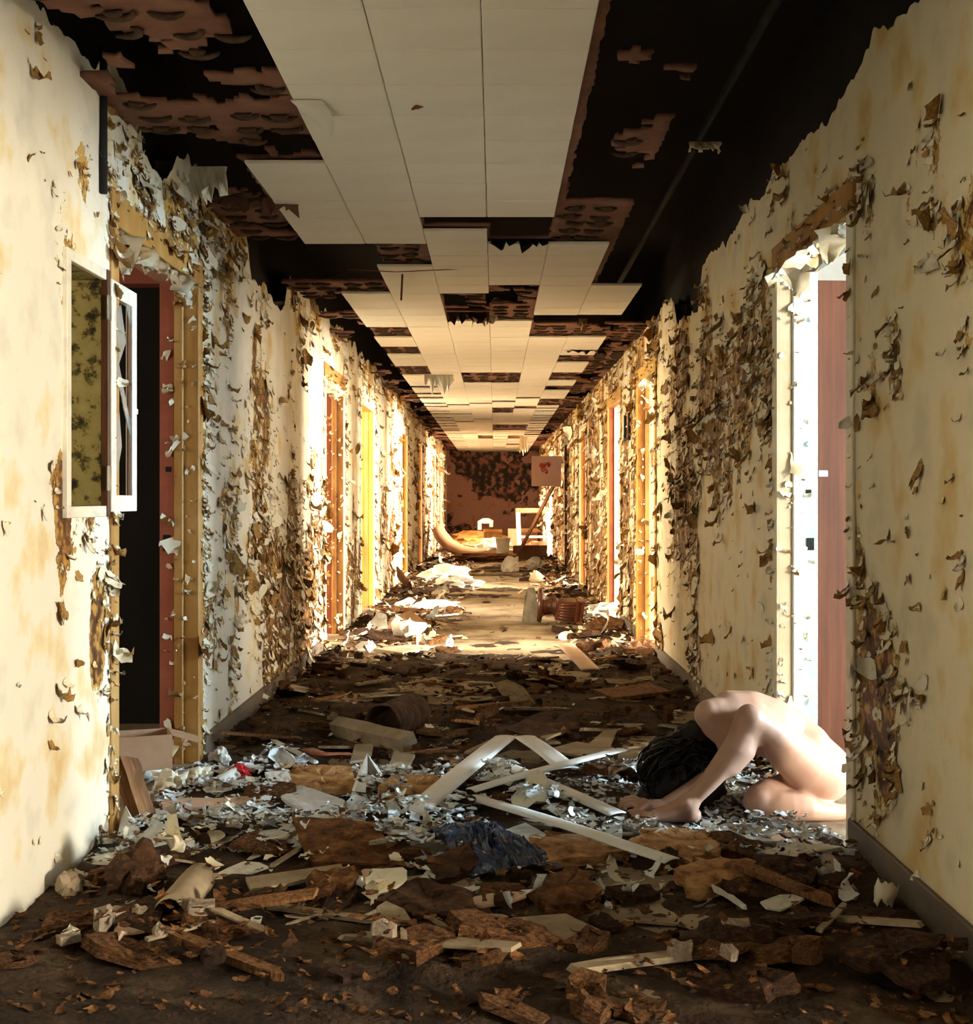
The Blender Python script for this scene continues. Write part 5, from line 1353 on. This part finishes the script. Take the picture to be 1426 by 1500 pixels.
def sdf_mesh(name, voxel):
    allp = np.array([x for L, _ in LIMBS for seg in L for x in (seg[0]-seg[1], seg[0]+seg[1], seg[2]-seg[3], seg[2]+seg[3])])
    lo = allp.min(0) - .03; hi = allp.max(0) + .03
    n = np.ceil((hi-lo)/voxel).astype(int) + 1
    ax = [lo[i] + voxel*np.arange(n[i]) for i in range(3)]
    D = np.full(n, 0.2, np.float32)
    for segs, k in LIMBS:
        pts = np.array([x for sg_ in segs for x in (sg_[0]-sg_[1], sg_[0]+sg_[1], sg_[2]-sg_[3], sg_[2]+sg_[3])])
        i0 = np.maximum(((pts.min(0)-k-.012-lo)/voxel).astype(int), 0); i1 = np.minimum(((pts.max(0)+k+.012-lo)/voxel).astype(int)+2, n)
        sl = tuple(slice(i0[i], i1[i]) for i in range(3))
        X = ax[0][sl[0]][:, None, None].astype(np.float32); Y = ax[1][sl[1]][None, :, None].astype(np.float32); Z = ax[2][sl[2]][None, None, :].astype(np.float32)
        d = None
        for p, r, q_, s_ in segs:
            v = q_ - p; vv = float(v @ v)
            t = np.clip(((X-p[0])*v[0] + (Y-p[1])*v[1] + (Z-p[2])*v[2])/vv, 0, 1)
            e = np.sqrt((X-p[0]-t*v[0])**2 + (Y-p[1]-t*v[1])**2 + (Z-p[2]-t*v[2])**2) - (r + (s_-r)*t)
            d = e if d is None else np.minimum(d, e)
        o_ = D[sl]; h = np.clip(.5 + .5*(o_-d)/k, 0, 1)
        D[sl] = o_*(1-h) + d*h - k*h*(1-h)
    # surface nets
    ins = D < 0
    corners = [(a, b_, c) for a in (0, 1) for b_ in (0, 1) for c in (0, 1)]
    sub = lambda A, c: A[c[0]:A.shape[0]-1+c[0], c[1]:A.shape[1]-1+c[1], c[2]:A.shape[2]-1+c[2]]
    cnt = sum(sub(ins, c).astype(np.int8) for c in corners)
    act = (cnt > 0) & (cnt < 8)
    idx = -np.ones(act.shape, np.int64); idx[act] = np.arange(act.sum())
    cell = np.argwhere(act)
    acc = np.zeros((len(cell), 3)); num = np.zeros(len(cell))
    vals = {c: sub(D, c)[act] for c in corners}
    for c in corners:
        for a in range(3):
            if c[a] == 0:
                c2 = list(c); c2[a] = 1; c2 = tuple(c2)
                va, vb = vals[c], vals[c2]; cross = (va < 0) != (vb < 0)
                t = np.where(cross, va/np.where(cross, va-vb, 1), 0)
                pt = np.tile(np.array(c, float), (len(cell), 1)); pt[:, a] = t
                acc[cross] += pt[cross]; num[cross] += 1
    V = lo + voxel*(cell + acc/num[:, None])
    quads = []
    for a in range(3):
        b_, c = (a+1) % 3, (a+2) % 3
        s0 = [slice(1, -1)]*3; s1 = [slice(1, -1)]*3; s0[a] = slice(0, -1); s1[a] = slice(1, None)
        A0, A1 = ins[tuple(s0)], ins[tuple(s1)]
        e = np.argwhere(A0 != A1); flip = A0[tuple(e.T)]
        e = e + 1; e[:, a] -= 1
        def at(db, dc):
            f = e.copy(); f[:, b_] -= db; f[:, c] -= dc; return idx[tuple(f.T)]
        q = np.stack([at(0, 0), at(1, 0), at(1, 1), at(0, 1)], 1)
        q[~flip] = q[~flip][:, ::-1]
        quads.append(q)
    Q = np.concatenate(quads)
    return mesh_np(name, V, Q[:, ::-1], smooth=True)
# trunk: pelvis, waist, ribs, shoulders, on both sides of the spine
for dd in (-.085, .085, 0):
    d = 4.66 + dd
    limb((1198, 1127, d, .108), (1180, 1103, d - .1*dd, .101), (1158, 1084, d - dd*.35, .094), (1128, 1067, d - dd*.1, .102), (1098, 1060, d + dd*.1, .104), (1074, 1056, d + dd*.25, .094), (1056, 1056, d + dd*.25, .074), k=.035)
# shoulders and shoulder blades
limb((1074, 1052, 4.58, .066), (1050, 1047, 4.52, .054), (1038, 1046, 4.505, .045), k=.04)
limb((1074, 1052, 4.76, .066), (1050, 1049, 4.82, .054), (1038, 1048, 4.83, .045), k=.04)
limb((1098, 1040, 4.575, .048), (1078, 1042, 4.57, .05), k=.045); limb((1098, 1040, 4.76, .048), (1078, 1042, 4.76, .05), k=.045)
# spine
limb((1186, 1082, 4.66, .034), (1150, 1050, 4.66, .026), (1105, 1027, 4.66, .026), (1066, 1026, 4.66, .028), k=.05)
# buttocks
ball(1205, 1132, 4.575, .102); ball(1205, 1130, 4.76, .102)
# neck and head, bowed under the shoulders
limb((1054, 1062, 4.67, .060), (1036, 1080, 4.67, .052), (1026, 1092, 4.67, .055))
ball(1016, 1106, 4.67, .086); ball(1010, 1118, 4.67, .078); limb((1018, 1128, 4.67, .06), (1026, 1140, 4.67, .04))
ball(1000, 1128, 4.67, .018, .012); ball(1018, 1120, 4.575, .022, .01); ball(1018, 1120, 4.765, .022, .01)
# raised near leg
limb((1208, 1136, 4.55, .088), (1186, 1121, 4.52, .079), (1160, 1099, 4.49, .069), (1132, 1077, 4.46, .058), (1112, 1061, 4.44, .050), (1101, 1053, 4.43, .045), k=.018)
ball(1096, 1049, 4.425, .034, .03); limb((1196, 1146, 4.53, .060), (1150, 1110, 4.49, .050), k=.04)
limb((1101, 1055, 4.43, .043), (1090, 1074, 4.425, .042), (1077, 1097, 4.42, .045), (1060, 1120, 4.42, .041), (1040, 1144, 4.42, .034), (1020, 1166, 4.42, .028), (1010, 1178, 4.42, .028), k=.022)
limb((1101, 1078, 4.435, .026), (1092, 1100, 4.43, .036), (1075, 1124, 4.43, .026), k=.035)
# foot
limb((1010, 1178, 4.42, .028), (1012, 1191, 4.43, .025), (1018, 1194, 4.435, .022), k=.02)
limb((1006, 1178, 4.42, .028), (985, 1187, 4.415, .026), (965, 1193, 4.41, .023), (948, 1197, 4.40, .017), k=.025)
limb((1012, 1194, 4.44, .022), (985, 1196, 4.435, .020), (962, 1198, 4.435, .018), (948, 1199, 4.435, .015), k=.025)
ball(1006, 1176, 4.396, .012, .014)
for i, (tx, ty, td, tr) in enumerate(((923, 1191, 4.475, .0120), (925, 1194, 4.447, .0092), (928, 1197, 4.422, .0088), (932, 1200, 4.399, .0083), (938, 1203, 4.378, .0078))):
    limb((950 + i*1.5, 1194 + i*1.6, 4.45 - i*.016, .0115), (tx + 8, ty - 2.5, td, tr*.92), (tx, ty, td - .002, tr*1.08), k=.006)
# folded far leg lying on the floor
limb((1204, 1135, 4.74, .095), (1180, 1150, 4.66, .080), (1150, 1160, 4.58, .066), (1124, 1164, 4.52, .056), (1113, 1170, 4.50, .050), k=.025)
ball(1110, 1177, 4.49, .040, .035)
limb((1116, 1178, 4.49, .044), (1135, 1183, 4.475, .043), (1160, 1184, 4.47, .045), (1185, 1185, 4.47, .041), (1215, 1189, 4.49, .033), (1243, 1191, 4.51, .027), k=.012)
limb((1145, 1172, 4.485, .034), (1172, 1176, 4.48, .034), k=.035)
limb((1243, 1191, 4.51, .027), (1258, 1193, 4.53, .025), (1275, 1198, 4.56, .021), (1290, 1201, 4.58, .015), k=.02); ball(1250, 1195, 4.52, .022)
# near arm, behind the shin
limb((1042, 1047, 4.51, .046), (1056, 1062, 4.515, .043), (1066, 1084, 4.52, .039), (1068, 1106, 4.53, .034), (1062, 1122, 4.54, .032), k=.03)
limb((1062, 1122, 4.54, .032), (1034, 1142, 4.55, .031), (1000, 1163, 4.55, .025), (972, 1178, 4.545, .019), (960, 1181, 4.54, .019), k=.02)
# far arm
limb((1038, 1048, 4.83, .046), (1042, 1085, 4.86, .040), (1040, 1120, 4.86, .034), (1010, 1145, 4.80, .029), (975, 1165, 4.72, .020), (955, 1172, 4.70, .018))
# near hand: palm and five curled fingers
limb((960, 1181, 4.54, .019), (946, 1180, 4.535, .019), (936, 1179, 4.535, .017), k=.02); ball(944, 1182, 4.525, .018, .02); ball(941, 1176, 4.55, .016, .02)
for kx, ky, kd, tipx, tipy, td, r_ in ((928, 1171, 4.566, 910, 1176, 4.585, .0090), (925, 1173, 4.547, 907, 1181, 4.555, .0094), (925, 1177, 4.528, 908, 1186, 4.527, .0090), (927, 1182, 4.510, 914, 1190, 4.506, .0083)):
    limb((938, ky + 2, kd, .0105), (kx, ky - 3, kd, r_*1.08), (kx - 11, ky - 1, kd, r_), (tipx, tipy, td, r_*.9), k=.005)
limb((950, 1178, 4.52, .013), (938, 1186, 4.50, .0105), (926, 1190, 4.49, .0092), (918, 1190, 4.495, .0083), k=.006)
body_me = sdf_mesh('body', .0042)
person = empty('person', G(1130, 1200, 0)); person.location.z = 0
tag(person, 'unclothed person crouched in the right doorway, head bowed, long dark curly hair', 'person')
zmin = min(v.co.z for v in body_me.vertices)
print('person zmin', zmin, 'verts', len(body_me.vertices))
body = link('body', body_me, M['skin'], person); body.location = -person.location
# hair: a mass of dark curls falling over the head to the floor
HS = []
def hball(px, py, d, r): HS.append((np.array(P(px, py, d)), r))
for a in ((1036, 1086, 4.66, .075), (1018, 1096, 4.66, .098), (1000, 1112, 4.66, .105), (992, 1130, 4.66, .105), (978, 1148, 4.65, .09), (1010, 1140, 4.64, .085), (968, 1165, 4.65, .065), (995, 1165, 4.66, .07), (1020, 1162, 4.64, .07), (945, 1172, 4.66, .04), (1042, 1150, 4.66, .06)):
    hball(*a)
bm = bmesh.new(); bm.from_mesh(blob_mesh('hair_core', HS, .014, 4))
for v in bm.verts: v.co += v.normal*(.012*mnoise.noise(v.co*45) + .010*mnoise.noise(v.co*20))
rr = random.Random(5)
for i in range(520):
    # curls run from the crown over the mass down to the floor
    a0 = rr.uniform(0, 6.283); start = Vector(P(1030 - rr.uniform(0, 34), 1078 + rr.uniform(0, 22), 4.66 + rr.uniform(-.10, .10)))
    end = Vector(P(rr.uniform(945, 1040), 1186, 4.66)); end.y = 4.66 + rr.uniform(-.05, .13); end.z = rr.uniform(.03, .07)
    cen = Vector(P(1000, 1125, 4.66)); n = 20; pts = []
    ph = rr.uniform(0, 6.28); cr = rr.uniform(.006, .013); tw = rr.uniform(3, 6); out = rr.uniform(.03, .085)
    fr_ = rr.uniform(.25, 1.0)
    for k in range(n):
        t = k/(n-1)*fr_ + (1-fr_)*rr.uniform(.0, .0) if i % 3 else (1-fr_) + fr_*k/(n-1)
        p = start.lerp(end, t); o_ = (p - cen); o_.z *= .4
        o_ = o_.normalized() if o_.length > 1e-4 else Vector((0, -1, 0))
        p = p + o_*out*math.sin(math.pi*min(1, t*1.05)) + Vector((-.02, -.03, .03))*math.sin(math.pi*t)
        an = ph + tw*6.283*t
        p = p + Vector((math.cos(an)*cr, math.sin(an)*cr, math.sin(an + 1)*cr*.5))
        pts.append(p)
    tube(bm, pts, [.0022 + .0012*math.sin(math.pi*k/(n-1)) for k in range(n)], 4)
hm = bm_mesh('hair', bm, True)
hair = link('hair', hm, M['hair'], person, ); hair.location = -person.location
